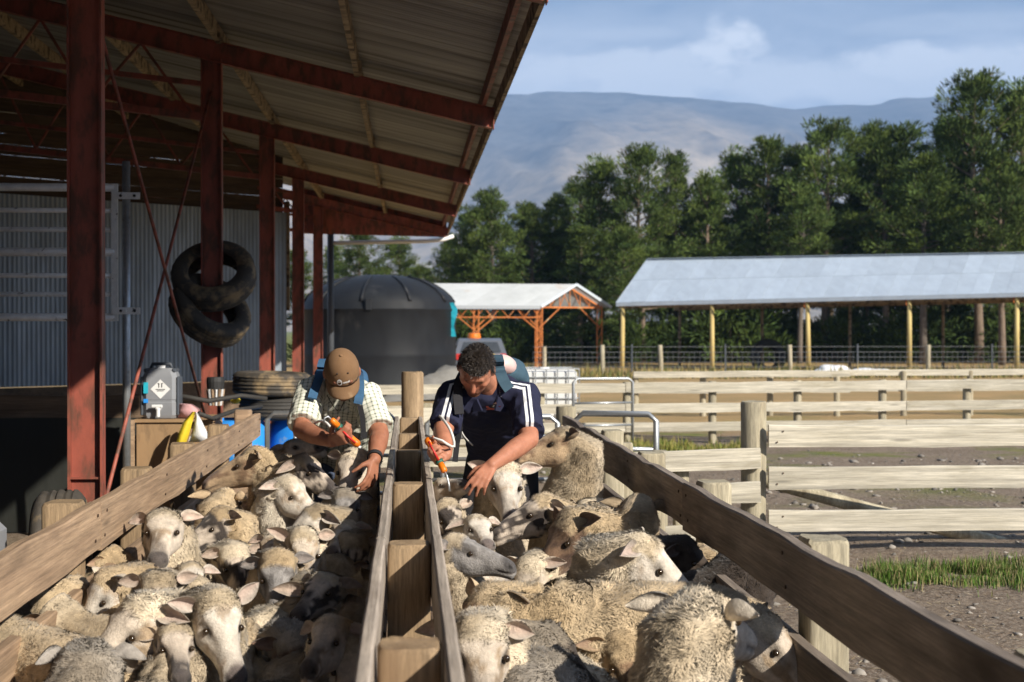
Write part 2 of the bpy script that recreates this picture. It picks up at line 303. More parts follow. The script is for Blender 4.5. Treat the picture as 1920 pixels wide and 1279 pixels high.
def ground_mat():
    m = bpy.data.materials.new('ground_dirt'); m.use_nodes = True; nt = m.node_tree; N = nt.nodes; L = nt.links; b = N['Principled BSDF']
    b.inputs['Roughness'].default_value = .95; b.inputs['Specular IOR Level'].default_value = .15
    tc = N.new('ShaderNodeTexCoord').outputs['Object']
    def nz(sc, det=8, ro=.62):
        x = N.new('ShaderNodeTexNoise'); x.inputs['Scale'].default_value = sc; x.inputs['Detail'].default_value = det; x.inputs['Roughness'].default_value = ro; L.new(tc, x.inputs['Vector']); return x.outputs[0]
    def rng(s, a, c, lo=0, hi=1):
        x = N.new('ShaderNodeMapRange'); x.inputs[1].default_value = a; x.inputs[2].default_value = c; x.inputs[3].default_value = lo; x.inputs[4].default_value = hi; L.new(s, x.inputs[0]); return x.outputs[0]
    def mix(f, a, c):
        x = N.new('ShaderNodeMix'); x.data_type = 'RGBA'
        for i, s in ((0, f), (6, a), (7, c)):
            if hasattr(s, 'is_output'): L.new(s, x.inputs[i])
            else: x.inputs[i].default_value = (*s, 1)
        return x.outputs[2]
    dirt = mix(rng(nz(1.3), .35, .65), (.145, .105, .075), (.235, .18, .13))
    dirt = mix(rng(nz(9), .5, .66), dirt, (.10, .075, .055))
    dirt = mix(rng(nz(34, 6, .75), .46, .62), dirt, (.30, .245, .19)); dirt = mix(rng(nz(3.1, 6, .7), .54, .66), dirt, (.25, .20, .15))
    vo = N.new('ShaderNodeTexVoronoi'); vo.inputs['Scale'].default_value = 26; L.new(tc, vo.inputs['Vector'])
    dirt = mix(rng(vo.outputs['Distance'], .22, .12), dirt, (.33, .29, .24))
    straw = mix(rng(nz(.6), .38, .62), (.40, .265, .125), (.30, .215, .10)); grass = mix(rng(nz(2.5), .38, .62), (.11, .14, .035), (.2, .19, .06))
    sp = N.new('ShaderNodeSeparateXYZ'); L.new(tc, sp.inputs[0])
    jit = N.new('ShaderNodeMath'); jit.operation = 'MULTIPLY_ADD'; L.new(nz(.35, 5), jit.inputs[0]); jit.inputs[1].default_value = 8; L.new(sp.outputs[1], jit.inputs[2])
    c = mix(rng(jit.outputs[0], 24, 28), dirt, straw)
    gm = N.new('ShaderNodeMath'); gm.operation = 'MULTIPLY'; L.new(rng(nz(.5, 6), .50, .62), gm.inputs[0]); L.new(rng(jit.outputs[0], 15, 20), gm.inputs[1])
    gm2 = N.new('ShaderNodeMath'); gm2.operation = 'MULTIPLY'; L.new(gm.outputs[0], gm2.inputs[0]); L.new(rng(jit.outputs[0], 34, 26), gm2.inputs[1])
    c = mix(gm2.outputs[0], c, grass)
    c = mix(rng(jit.outputs[0], 75, 90), c, grass)
    L.new(c, b.inputs['Base Color'])
    bp = N.new('ShaderNodeBump'); bp.inputs['Strength'].default_value = .9; bp.inputs['Distance'].default_value = .05; L.new(nz(14, 9, .7), bp.inputs['Height']); L.new(bp.outputs[0], b.inputs['Normal'])
    return m
def gz(x, y):
    if y > 120 or abs(x) > 60: return 0.0
    k = min(1, max(0, (abs(x)-1.25)/.5)) if 2 < y < 12 else 1
    return .035*nzz(x, y, 3, .7)*k+.02*nzz(x, y, 9, 2.3)*k
def ground():
    xs = sorted(set([-9000, -3000, -900, -300, -120, -60, -40]+[-30+.6*i for i in range(101)]+[40, 60, 120, 300, 900, 3000, 9000]))
    ys = sorted(set([-9000, -2000, -400, -100, -30, -10, -4]+[.5*i for i in range(70)]+[35+2.5*i for i in range(30)]+[130, 200, 400, 900, 2000, 3500, 6000, 12000]))
    V = np.array([(x, y, gz(x, y)) for y in ys for x in xs]); nx = len(xs)
    F = [np.array([(j*nx+i, j*nx+i+1, (j+1)*nx+i+1, (j+1)*nx+i) for j in range(len(ys)-1) for i in range(nx-1)])]
    add('ground', V, F, ground_mat(), loc=(0, 0, 0), smooth=True, kind='structure')
ground()
# ------------------------------------------------------------------ mountain
def mountain():
    m = bpy.data.materials.new('mountain_tussock'); m.use_nodes = True; nt = m.node_tree; N = nt.nodes; L = nt.links; b = N['Principled BSDF']; b.inputs['Roughness'].default_value = 1; b.inputs['Specular IOR Level'].default_value = 0
    vc = N.new('ShaderNodeVertexColor'); vc.layer_name = 'Col'; tc = N.new('ShaderNodeTexCoord').outputs['Object']
    nz = N.new('ShaderNodeTexNoise'); nz.inputs['Scale'].default_value = .018; nz.inputs['Detail'].default_value = 9; nz.inputs['Roughness'].default_value = .7; L.new(tc, nz.inputs['Vector'])
    mr = N.new('ShaderNodeMapRange'); mr.inputs[1].default_value = .35; mr.inputs[2].default_value = .65; mr.inputs[3].default_value = .62; mr.inputs[4].default_value = 1.25; L.new(nz.outputs[0], mr.inputs[0])
    mx = N.new('ShaderNodeVectorMath'); mx.operation = 'SCALE'; L.new(vc.outputs[0], mx.inputs[0]); L.new(mr.outputs[0], mx.inputs['Scale']); L.new(mx.outputs[0], b.inputs['Base Color'])
    prof = [(-2600, 560), (-800, 800), (0, 832), (440, 846), (560, 858), (900, 842), (1376, 802), (1600, 815), (1845, 850), (2163, 882), (2800, 905), (4000, 860), (7000, 600)]
    def ridge(x):
        for (a, h), (c, k) in zip(prof, prof[1:]):
            if a <= x <= c: t = (x-a)/(c-a); t = t*t*(3-2*t); return h+(k-h)*t
        return 400
    nx, ny = 280, 110; V = []; C = []
    for j in range(ny+1):
        t = j/ny
        for i in range(nx+1):
            x = -2600+9600*i/nx; y = 2300+2900*t; hr = ridge(x*5000/max(y, 5000)+0)
            if t < .93: h = hr*(t/.93)**1.35
            else: h = hr*(1-(t-.93)*1.2)
            g = 0
            v = Vector((x*.0011+.35*t, t*1.3, 2.0)); amp = 1
            for o_ in range(5):
                g += (abs(noise.noise(v))-.25)*amp; v = v*2.05+Vector((3.1, 1.7, .5)); amp *= .52
            k = math.sin(math.pi*min(1, t*1.04))**.6 if t < .96 else 0
            k *= min(1, max(.12, (.97-t)/.4)); h -= g*270*k*(.4+t)
            if t > .85: h += 10*noise.noise(Vector((x*.012, t*20, 0)))+6*max(0, noise.noise(Vector((x*.03, 4, 0))))
            V.append((x, y, max(-8, h-8)))
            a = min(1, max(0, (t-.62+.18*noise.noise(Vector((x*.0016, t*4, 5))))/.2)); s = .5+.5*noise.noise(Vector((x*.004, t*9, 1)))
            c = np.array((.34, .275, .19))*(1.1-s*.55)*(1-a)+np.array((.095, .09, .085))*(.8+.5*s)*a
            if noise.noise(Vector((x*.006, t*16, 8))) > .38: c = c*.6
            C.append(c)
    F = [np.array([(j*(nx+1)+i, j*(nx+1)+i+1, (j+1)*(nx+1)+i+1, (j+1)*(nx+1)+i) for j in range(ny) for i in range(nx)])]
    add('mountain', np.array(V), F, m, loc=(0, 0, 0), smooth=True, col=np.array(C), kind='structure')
mountain()
# ------------------------------------------------------------------ haze
def haze():
    m = bpy.data.materials.new('haze_air'); m.use_nodes = True; nt = m.node_tree; nt.nodes.clear()
    o = nt.nodes.new('ShaderNodeOutputMaterial'); v = nt.nodes.new('ShaderNodeVolumePrincipled')
    v.inputs['Color'].default_value = (.34, .58, 1.0, 1); v.inputs['Density'].default_value = 1.85e-4; v.inputs['Anisotropy'].default_value = .0
    nt.links.new(v.outputs[0], o.inputs['Volume'])
    b = MB(); b.box((0, 1000, 485), (19000, 22500, 990)); b.done('haze', m, loc=(0, 0, 0), kind='stuff')
haze()
# ------------------------------------------------------------------ wool shed with its lean-to roof
SLOPE = .23; XE = .83
def rbot(x): return 3.63+SLOPE*(XE-x)          # underside of rafters
shed = empty('wool_shed', (-1.9, 8.57, 0), 'open sided wool shed with red steel columns and corrugated iron roof', 'shed')
COLY = [8.57+5.4*i for i in range(-1, 5)]
def isec(b, a, c, depth, flange, t, up):
    """I beam from a to c; web plane contains up"""
    a, c, up = Vector(a), Vector(c), Vector(up).normalized(); x = (c-a).normalized(); s = up.cross(x).normalized(); u = x.cross(s)
    b.beam(a, c, t, depth-2*t-.002, up=u)
    for k in (-1, 1): b.beam(a+u*k*(depth-t)/2, c+u*k*(depth-t)/2, flange, t, up=u)
for y in COLY:
    b = MB(); isec(b, (-1.9, y, 0), (-1.9, y, rbot(-1.9)+.02), .2, .1, .012, (1, 0, 0))
    b.box((-1.9, y-.004, .04), (.3, .26, .02)); b.box((-1.9, y-.02, .78), (.19, .03, .012))
    b.done('column', M['red_steel'], shed, loc=(-1.9, y, 0))
    b = MB(); isec(b, (XE, y, rbot(XE)+.1), (-9, y, rbot(-9)+.1), .2, .1, .01, (0, 0, 1))
    b.box((XE+.004, y, rbot(XE)+.1), (.008, .104, .206))
    b.done('rafter', M['red_steel'], shed, loc=(-1.9, y, 4))
    b = MB(); zc = 3.72
    b.beam((-2.0, y, zc), (-9, y, zc+.75), .07, .07); b.beam((-2.0, y+.001, zc+.32), (-9, y+.001, zc+1.1), .05, .05)
    for k in range(7):
        x0 = -2.1-.95*k; z0 = zc+.107*(-2-x0)+.04; x1 = x0-.48
        b.tube([(x0, y, z0), (x1, y, rbot(x1)+.02)], .016, 6); b.tube([(x1, y+.03, rbot(x1)+.02), (x0-.95, y+.03, z0+.1)], .016, 6)
    b.done('truss', M['red_steel'], shed, loc=(-1.9, y, 3.5))
for i, x in enumerate((-.5, -1.83, -3.15, -4.5, -5.85, -7.2, -8.5)):
    z = rbot(x)+.2; b = MB()
    n = 26; V = []; F = []
    for k in range(n+1):
        y = 2.2+28.4*k/n; dx = .012*nzz(y, i, 0, 1.1); w = .024+.004*nzz(y, i, 5, 2)
        V += [(x-w+dx, y, z-.015), (x+w+dx, y, z-.015), (x+w+dx, y, z+.135), (x-w+dx, y, z+.135)]
    for k in range(n):
        for q in range(4): F.append((k*4+q, k*4+(q+1) % 4, k*4+4+(q+1) % 4, k*4+4+q))
    F += [(0, 1, 2, 3), (n*4+3, n*4+2, n*4+1, n*4)]
    add('purlin', V, F, M['beam_old'], shed, loc=(x, 2.2, z))
    # packing blocks nailed along the purlin, as the photo's notched battens
    if i < 4:
        for q in range(1, 6):
            b = MB(); yq = COLY[q]; b.beam((x+.035, yq-.32, z+.04), (x+.035, yq+.32, z+.04), .03, .1); b.done('splice_block', M['beam_old'], shed, loc=(x, yq, z))
b = MB(); b.beam((.735, -4, rbot(.735)+.27), (.735, 30.7, rbot(.735)+.27), .04, .14); b.done('edge_channel', M['red_steel'], shed)
b = MB(); b.beam((.86, -4, 3.83), (.86, 30.7, 3.83), .035, .15); b.done('fascia_board', M['beam_old'], shed, loc=(.86, -4, 3.8))
def corr(b, p0, du, length, dv, height, nrm, per, amp, seg=6):
    """corrugated sheet: ribs run along dv, wave along du"""
    n = max(1, int(round(length/per)))*seg; V = []
    for k in range(n+1):
        u = length*k/n; o_ = Vector(p0)+Vector(du)*u+Vector(nrm)*(amp*math.sin(2*math.pi*k/seg)); V += [o_, o_+Vector(dv)*height]
    b.raw(V, [(2*k, 2*k+2, 2*k+3, 2*k+1) for k in range(n)]); return b
dv = Vector((-1, 0, SLOPE)); nr = Vector((SLOPE, 0, 1)).normalized()
for k in range(45):
    y0 = -4+.77*k; dz = (k % 2)*.004
    b = corr(MB(), (.93, y0, rbot(.93)+.357+dz), (0, 1, 0), .775, dv, 10.0, nr, .0775, .016, 6)
    b.done('roof_sheet', M['iron_under'], shed, loc=(.93, y0, 4), smooth=True)
# X bracing rods between the first two columns
for a, c in (((-1.86, 8.68, 3.52), (-1.86, 13.9, .45)), ((-1.9, 13.9, 3.95), (-1.9, 8.68, .3))):
    b = MB(); b.tube([a, c], .013, 8); b.done('brace_rod', M['red_steel'], shed, loc=a, smooth=True)
# wall of corrugated iron deep in the shed
w0, w1 = Vector((-9.4, 19.0, 0)), Vector((-2.12, 25.0, 0)); wd = (w1-w0).normalized(); wl = (w1-w0).length; wn = Vector((wd.y, -wd.x, 0))
for k in range(int(wl/.76)+1):
    L_ = min(.766, wl-.76*k)
    if L_ < .08: break
    p = w0+wd*(.76*k)+wn*(.003*(k % 2)); b = corr(MB(), (p.x, p.y, .8), wd, L_, (0, 0, 1), 2.9, wn, .076, .011, 6)
    b.done('wall_sheet', M['iron_wall'], shed, loc=(p.x, p.y, .8), smooth=True)
b = MB(); b.beam(w0+Vector((0, 0, .64))+wn*.03, w1+Vector((0, 0, .64))+wn*.03, .05, .3); b.done('wall_plank', M['rail_dark'], shed)
b = MB(); b.beam(w0+Vector((0, 0, .24))-wn*.05, w1+Vector((0, 0, .24))-wn*.05, .04, .5); b.done('wall_plank', M['rail_dark'], shed)
for k in range(22):
    za = 3.66+.16*k
    if za > 6.0: break
    board(shed, w0+Vector((0, 0, za))-wn*.12, w1+Vector((0, 0, za))-wn*.12, .155, .03, M['lining'], .004, name='lining_board', n=4)
b = MB(); b.beam(w1+Vector((0, .05, 2.0)), w1+Vector((0, .05, 2.0))+Vector((0, 0, 1.9)), .1, .1); b.done('wall_post', M['beam_old'], shed)
for k in range(26):  # side wall out of view, added to keep the shed interior dark
    b = corr(MB(), (-9.3+.003*(k % 2), -1+.76*k, 0), (0, 1, 0), .765, (0, 0, 1), 6, (1, 0, 0), .0765, .011, 4); b.done('wall_sheet', M['iron_wall'], shed, loc=(-9.3, -1+.76*k, 0), smooth=True)
for k in range(10):  # end wall behind the camera, added to block light into the shed
    b = corr(MB(), (-9.3+.76*k, -3.2+.003*(k % 2), 0), (1, 0, 0), .765, (0, 0, 1), 5.6-.1748*k, (0, 1, 0), .0765, .011, 4); b.done('wall_sheet', M['iron_wall'], shed, loc=(-9.3+.76*k, -3.2, 0), smooth=True)
# far gable end of the lean-to, gutter outlet and downpipe
b = MB(); V = [(XE-.02, 30.28, 3.64), (-2.3, 30.28, 3.7), (-2.3, 30.28, rbot(-2.3)+.33), (XE-.02, 30.28, rbot(XE)+.33)]; V += [(x, y+.02, z) for x, y, z in V]
b.raw(V, [(0, 1, 2, 3), (7, 6, 5, 4), (0, 4, 5, 1), (1, 5, 6, 2), (2, 6, 7, 3), (3, 7, 4, 0)]); b.done('end_panel', M['red_steel'], shed)
b = MB(); b.tube([(.97, 30.85, 3.7), (.75, 30.8, 3.62), (.4, 30.75, 3.58), (-1.68, 30.6, 3.52)], .045, 10); b.done('gutter_outlet', M['white_plastic'], shed, smooth=True)
b = MB(); b.tube([(-1.66, 30.6, 4.3), (-1.66, 30.6, 0)], .07, 10); b.done('downpipe', M['grey_plastic_dark'], shed, smooth=True)
# ------------------------------------------------------------------ black water tank
def tank():
    c = Vector((at(712, 640, 36).x, 36, 0)); r = 1.92
    t = empty('water_tank', c, 'large round black plastic water tank with ribbed domed lid', 'tank')
    zt = 2.18; prof = [(r, 0), (r, .3), (r+.012, .34), (r, .38), (r, 1.0), (r+.01, 1.05), (r, 1.1), (r, zt-.06), (r+.025, zt-.03), (r+.025, zt)]
    b = MB(); b.lathe(prof, c, 64); auto_smooth(b.done('wall', M['tank'], t), 50)
    dp = [(r+.02, zt)]+[(r*math.cos(a*R(90)/8)**.9 if a < 8 else 0.0, zt+.04+.84*math.sin(a*R(90)/8)**1.15) for a in range(0, 9)]
    b = MB(); b.lathe(dp, c, 64); dm = auto_smooth(b.done('lid', M['tank'], t), 60)
    for k in range(10):
        a = 2*math.pi*k/10+.1; b = MB(); pts = []
        for q in range(1, 7):
            ph = q*R(90)/8; rr = r*math.cos(ph)**.9; z = zt+.04+.84*math.sin(ph)**1.15; pts.append(c+Vector((rr*math.cos(a), rr*math.sin(a), z+.01)))
        b.tube(pts, [.05, .045, .04, .04, .035, .02], 6); b.done('rib', M['tank'], dm, smooth=True)
    a = -math.pi/2-.12; b = MB(); b.box(c+Vector((r*math.cos(a)*1.0, r*math.sin(a)*1.0-.02, zt+.1)), (.16, .1, .3), bev=.02); b.done('inlet', M['tank'], dm)
    # turquoise strap hanging at the rim
    b = MB(); p = at(843, 568, 35.6); V = []; F = []
    for k in range(7):
        z = p.z-.14*k; w = .09+.04*math.sin(k*1.3); dx = .05*math.sin(k*.8)+.012*k
        V += [(p.x+dx-w, 35.3, z), (p.x+dx+w, 35.25, z), (p.x+dx+w, 35.27, z), (p.x+dx-w, 35.32, z)]
    for k in range(6):
        for q in range(4): F.append((k*4+q, k*4+(q+1) % 4, k*4+4+(q+1) % 4, k*4+4+q))
    F += [(3, 2, 1, 0), (24, 25, 26, 27)]
    add('tarpaulin_strip', V, F, M['cyan'], loc=(p.x, 35.3, p.z-.84), label='turquoise strip of tarpaulin hanging from the black tank rim', cat='tarpaulin')
    # pale bank of spoil against the tank foot
    V = []; F = []; n = 24
    for i in range(n+1):
        x = c.x-.3+3.3*i/n
        for j in range(9):
            y = 33.2+.5*j; h = .95*math.exp(-((y-34.4)/.8)**2)*min(1, max(0, (i-1)/13))*(.85+.25*nzz(x, y, 0, 2)) if i < n else 0; V.append((x, y, h-.03))
    for i in range(n):
        for j in range(8): F.append((i*9+j, (i+1)*9+j, (i+1)*9+j+1, i*9+j+1))
    add('spoil_bank', V, F, M['concrete'], loc=(c.x, 34.4, 0), smooth=True, kind='structure')
tank()
# ------------------------------------------------------------------ hay shed on poles (right)
def pole_shed():
    A = at(1157, 567, 60.5); Bp = at(1920, 549, 52); g = lambda v: Vector((v.x, v.y, 0))
    u = (g(Bp)-g(A)).normalized(); v = Vector((-u.y, u.x, 0)); v = v if v.y > 0 else -v
    root = empty('pole_barn', g(A), 'long open barn on yellow poles with grey iron roof', 'barn')
    ze0, ze1 = A.z, Bp.z; Lx = (g(Bp)-g(A)).length; W = 3.6; rise = 2.0; n = 34; step = Lx/26
    def pt(d, w, h): return g(A)+u*d+v*w+Vector((0, 0, ze0+(ze1-ze0)*d/Lx+h*(1-.16*d/Lx)))
    for k in range(n):
        for side in (0, 1):
            wa, wb = (0, W) if side == 0 else (2*W, W); d0, d1 = k*step, (k+1)*step-.004; lift = .006*(k % 2)
            parts = ((0, .52), (.5, 1.0)) if side == 0 else ((0, 1),)
            for q, (f0, f1) in enumerate(parts):
                P = [pt(d0, wa+(wb-wa)*f0, rise*f0+lift+.012*q), pt(d1, wa+(wb-wa)*f0, rise*f0+lift+.012*q), pt(d1, wa+(wb-wa)*f1, rise*f1+lift+.012*q), pt(d0, wa+(wb-wa)*f1, rise*f1+lift+.012*q)]
                V = P+[p-Vector((0, 0, .008)) for p in P]
                add('roof_sheet', V, [(0, 1, 2, 3), (7, 6, 5, 4), (0, 4, 5, 1), (1, 5, 6, 2), (2, 6, 7, 3), (3, 7, 4, 0)], M['iron_roof'], root, loc=P[0])
    b = MB(); b.beam(pt(0, W, rise+.03), pt(n*step, W, rise+.03), .3, .02); b.done('ridge_cap', M['iron_roof'], root)
    b = MB(); b.beam(pt(-.02, -.05, -.09), pt(n*step, -.05, -.09), .03, .16); b.done('gutter', M['iron_roof'], root)
    b = MB(); b.beam(pt(-.03, 0, -.06), pt(-.03, W, rise-.06), .03, .14); b.done('barge_board', M['iron_roof'], root)
    b = MB(); b.beam(pt(0, .22, -.16), pt(n*step, .22, -.16), .08, .2); b.done('beam', M['beam_old'], root)
    b = MB(); b.beam(pt(0, 2*W-.2, -.16), pt(n*step, 2*W-.2, -.16), .08, .2); b.done('beam', M['beam_old'], root)
    for i, px in enumerate((1168, 1335, 1514, 1705, 1907, 2115)):
        # intersect pixel ray with the front line
        o_ = Vector((0, 0, 0)); d = at(px, 620, 50); d.z = 0; q = g(A)+v*.22
        t = ((q.x*u.y-q.y*u.x)/(d.x*u.y-d.y*u.x)); p = d*t; dd = (p-q).dot(u); top = pt(dd, .22, -.1)
        lean = random.uniform(-.06, .06)
        b = MB(); b.tube([(p.x+lean, p.y, -.1), (top.x, top.y, top.z)], [.10, .085], 10); b.done('pole', M['post_yellow'], root, loc=(p.x, p.y, 0), smooth=True)
        if i in (2, 3, 4):
            b = MB(); b.beam(top+Vector((-.12, .0, .02)), top+Vector((-.12, 0, -.3)), .02, .05); b.done('bracket', M['rust_steel'], root)
        r = pt(dd+.1, 2*W-.2, -.1); b = MB(); b.tube([(r.x, r.y, -.1), tuple(r)], [.075, .065], 8); b.done('rear_pole', M['beam_old'], root, loc=(r.x, r.y, 0), smooth=True)
        b = MB(); b.beam(top+Vector((0, 0, .02)), r+Vector((0, 0, .02)), .06, .14); b.done('tie_beam', M['beam_old'], root)
        if i < 5: b = MB(); m_ = pt(dd, W, rise-.12); b.beam(top, m_, .06, .1); b.beam(m_, r, .06, .1); b.done('rafter', M['beam_old'], root)
pole_shed()
# ------------------------------------------------------------------ small shed with rusty steel trusses
def rust_shed():
    Y = 63; A = at(1012, 574, Y); Bq = at(1124, 574, Y+1.2); Ap = at(1068, 537, Y+.6); L_ = 11.0
    d = Vector((-1, -.10, 0)).normalized(); ze = A.z; zr = Ap.z
    root = empty('open_shed', (A.x, A.y, 0), 'small gabled shed with rusty orange lattice posts and patchy roof', 'shed')
    A0, B0, R0 = Vector((A.x, A.y, ze)), Vector((Bq.x, Bq.y, ze)), Vector((Ap.x, Ap.y, zr))
    eo = (A0-B0).normalized()*.28
    step = .85
    for k in range(8):
        for E, R_, sg in ((A0+eo-Vector((0, 0, .12)), R0, 1), (B0-eo-Vector((0, 0, .12)), R0, -1)):
            P = [E+d*(k*step-.3), E+d*((k+1)*step-.305), R_+d*((k+1)*step-.305), R_+d*(k*step-.3)]; P = [p+Vector((0, 0, .006*(k % 2)+.1)) for p in P]
            V = P+[p-Vector((0, 0, .01)) for p in P]
            add('roof_sheet', V, [(0, 1, 2, 3), (7, 6, 5, 4), (0, 4, 5, 1), (1, 5, 6, 2), (2, 6, 7, 3), (3, 7, 4, 0)], M['iron_roof_rusty'], root, loc=P[0])
    for E in (A0+eo, B0-eo):
        b = MB(); b.beam(E-d*.32+Vector((0, 0, -.03)), R0-d*.32+Vector((0, 0, .09)), .03, .12); b.done('barge_board', M['iron_roof'], root)
    b = MB(); b.beam(A0+eo*1.05-d*.3+Vector((0, 0, -.06)), A0+eo*1.05+d*6.4+Vector((0, 0, -.06)), .04, .16); b.done('gutter', M['galv'], root)
    for k in range(3):
        o_ = d*(k*2.85)
        for Q in (A0, B0):
            q = Q+o_; b = MB()
            for dx in (-.11, .11): b.beam((q.x+dx, q.y, -.05), (q.x+dx, q.y, ze), .05, .05)
            for z in range(7): b.tube([(q.x-.11, q.y, z*.4), (q.x+.11, q.y, z*.4+.4)], .018, 5)
            b.done('lattice_post', M['rust_steel'], root, loc=(q.x, q.y, 0))
            if k == 0 and Q is A0:
                b = MB(); b.tube([(q.x+.2, q.y-.1, 0), (q.x+.2, q.y-.1, .95)], .09, 8); b.done('stub_post', M['post_grey'], root)
        a, c, m_ = A0+o_, B0+o_, R0+o_; b = MB(); lo = Vector((0, 0, -.05))
        b.beam(a+lo, c+lo, .06, .07); b.beam(a, m_-Vector((0, 0, .06)), .06, .07); b.beam(c, m_-Vector((0, 0, .06)), .06, .07)
        for f in (.17, .33, .5, .67, .83):
            p = a.lerp(c, f); z = ze+(zr-ze)*(1-abs(f-.5)*2); b.tube([p, (p.x, p.y, z-.08)], .022, 5); b.tube([p, a.lerp(c, f+(.12 if f < .5 else -.12))+Vector((0, 0, (zr-ze)*(1-abs(f+(.12 if f < .5 else -.12)-.5)*2)-.06))], .02, 5)
        b.done('truss', M['rust_steel'], root, loc=a)
        for Q, P2 in ((a, c), (c, a)):
            b = MB(); b.tube([Q+Vector((0, 0, -.95)), Q.lerp(P2, .34)+lo], .03, 6); b.done('knee_brace', M['rust_steel'], root, loc=Q)
        if k < 2:
            b = MB(); e = a+d*2.85; b.beam(a+Vector((0, 0, -.08)), e+Vector((0, 0, -.08)), .05, .05); b.beam(a+Vector((0, 0, -.5)), e+Vector((0, 0, -.5)), .05, .05)
            for q in range(8): f = q/8; b.tube([a.lerp(e, f)+Vector((0, 0, -.08 if q % 2 else -.5)), a.lerp(e, f+.125)+Vector((0, 0, -.5 if q % 2 else -.08))], .02, 5)
            b.tube([a+Vector((0, 0, -1.15)), a.lerp(e, .28)+Vector((0, 0, -.5))], .03, 6); b.tube([e+Vector((0, 0, -1.15)), e.lerp(a, .28)+Vector((0, 0, -.5))], .03, 6)
            b.done('lattice_girder', M['rust_steel'], root, loc=a)
rust_shed()
# ------------------------------------------------------------------ fences
def post(parent, x, y, ztop, w, d, mat, rnd=.025, name='post', lean=(0, 0), rot=0, **p):
    n = 16; V = []; sd = random.uniform(0, 99); hs = [-.15, .3, .7, ztop-.012, ztop]
    for i, z in enumerate(hs):
        sc = 1 if i < len(hs)-1 else .9
        for k in range(n):
            a = 2*math.pi*(k+.5)/n; ca, sa = math.cos(a), math.sin(a)
            e = .3 if rnd < .05 else 1.0
            px = math.copysign(abs(ca)**e, ca)*w/2*sc; py = math.copysign(abs(sa)**e, sa)*d/2*sc
            j = 1+.05*nzz(k*.7, z*2, sd); px, py = px*j, py*j; c_, s_ = math.cos(rot), math.sin(rot)
            V.append((x+px*c_-py*s_+lean[0]*z, y+px*s_+py*c_+lean[1]*z, z+(.008*nzz(k, sd) if i >= 3 else 0)))
    F = [(i*n+k, i*n+(k+1) % n, (i+1)*n+(k+1) % n, (i+1)*n+k) for i in range(len(hs)-1) for k in range(n)]+[tuple(range((len(hs)-1)*n, len(hs)*n))]
    o = add(name, V, F, mat, parent, loc=(x, y, 0)); auto_smooth(o, 40); tag(o, **p); return o
# race fence on the left (worn brown boards)
lf = empty('race_fence', (-1.19, 7, 0), 'worn brown timber race fence on the left, between sheep and shed', 'fence')
for (a, c) in ((1.3, 5.5), (5.508, 11.35)):
    for z, h in ((.82, .18), (.53, .18), (.24, .18)): board(lf, (-1.19-(.012 if z < .8 else 0), a, z), (-1.19-(.012 if z < .8 else 0), c, z), h, .045, M['rail_brown'], .008, n=16)
for y in (1.9, 3.7, 5.5, 6.95, 8.35, 9.9): post(lf, -1.305, y, 1.0+random.uniform(-.01, .02), .14, .15, M['post_pine'])
post(lf, -1.29, 11.25, 1.03, .13, .13, M['rail_brown'])
# double divider between the two races
dfc = empty('race_divider', (0, 6.5, 0), 'double timber divider between the two sheep races with blocks set between rails', 'fence')
for sx, ph in ((-1, 0), (1, 3)):
    ys = [1.2, 3.02, 4.52, 6.2, 7.8, 9.4, 10.85]
    for a, c in ((1.2, 4.52), (4.526, 7.8), (7.806, 10.85)):
        board(dfc, (sx*.088, a, .80), (sx*.088, c, .80), .2, .032, M['wood_grey'], .007, n=12)
        for z in (.5, .2): board(dfc, (sx*.088, a, z), (sx*.088, c, z), .19, .032, M['rail_dark'], .006, n=8)
for y in (3.0, 4.5, 6.2, 7.8, 9.35, 10.7): post(dfc, 0, y, .985+random.uniform(-.012, .012), .137, .12, M['post_pine'], lean=(random.uniform(-.004, .004), 0))
# race fence on the right (dark side faces us)
rf = empty('race_fence', (1.19, 7, 0), 'dark weathered timber race fence on the right, beside the dirt yard', 'fence')
for (a, c) in ((1.3, 6.0), (6.006, 10.75)):
    for z, h in ((.81, .19), (.53, .18), (.24, .18)): board(rf, (1.19, a, z), (1.19, c, z), h, .045, M['rail_weathered'], .01, n=18)
for y in (2.75, 4.35, 5.95, 7.5, 8.95): post(rf, 1.29, y, 1.0+random.uniform(0, .03), .135, .14, M['post_grey'])
post(rf, 1.29, 11.6, 1.03, .17, .17, M['post_grey'], rnd=.1)
tp = post(None, .03, 11.1, 1.33, .175, .175, M['post_pine'], rnd=.1, name='gate_post', label='tall round timber post behind the end of the divider', cat='post')
# yard fence with big strainer post
yf = empty('yard_fence', (2.55, 10.5, 0), 'pale board fence with thick round strainer post beyond the right race', 'fence')
post(yf, 2.58, 10.5, 1.12, .19, .19, M['post_grey'], rnd=.1, name='strainer_post')
for z, h in ((.785, .165), (.475, .165), (.155, .165)): board(yf, (2.66, 10.37, z), (8.2, 10.25, z-.0), h, .04, M['wood_pale'], .006, n=18)
for x in (5.4, 8.0): post(yf, x, 10.52, .93, .15, .15, M['post_grey'], rnd=.1)
b = MB(); b.tube([(2.66, 10.62, .52), (3.6, 10.85, .25), (4.75, 11.0, -.06)], [.05, .055, .06], 10); b.done('brace_pole', M['post_grey'], yf, smooth=True)
sf = empty('side_fence', (2.0, 10.4, 0), 'short run of pale boards left of the strainer post', 'fence')
for z, a in ((.63, 1.62), (.38, 1.95), (.08, 1.55)): board(sf, (a, 10.32, z-.02), (2.6, 10.38, z), .15, .04, M['wood_pale'], .006, n=8)
for x, z in ((1.86, .76), (2.02, .4), (1.6, .82)): post(sf, x, 10.45, z, .11, .11, M['post_grey'])
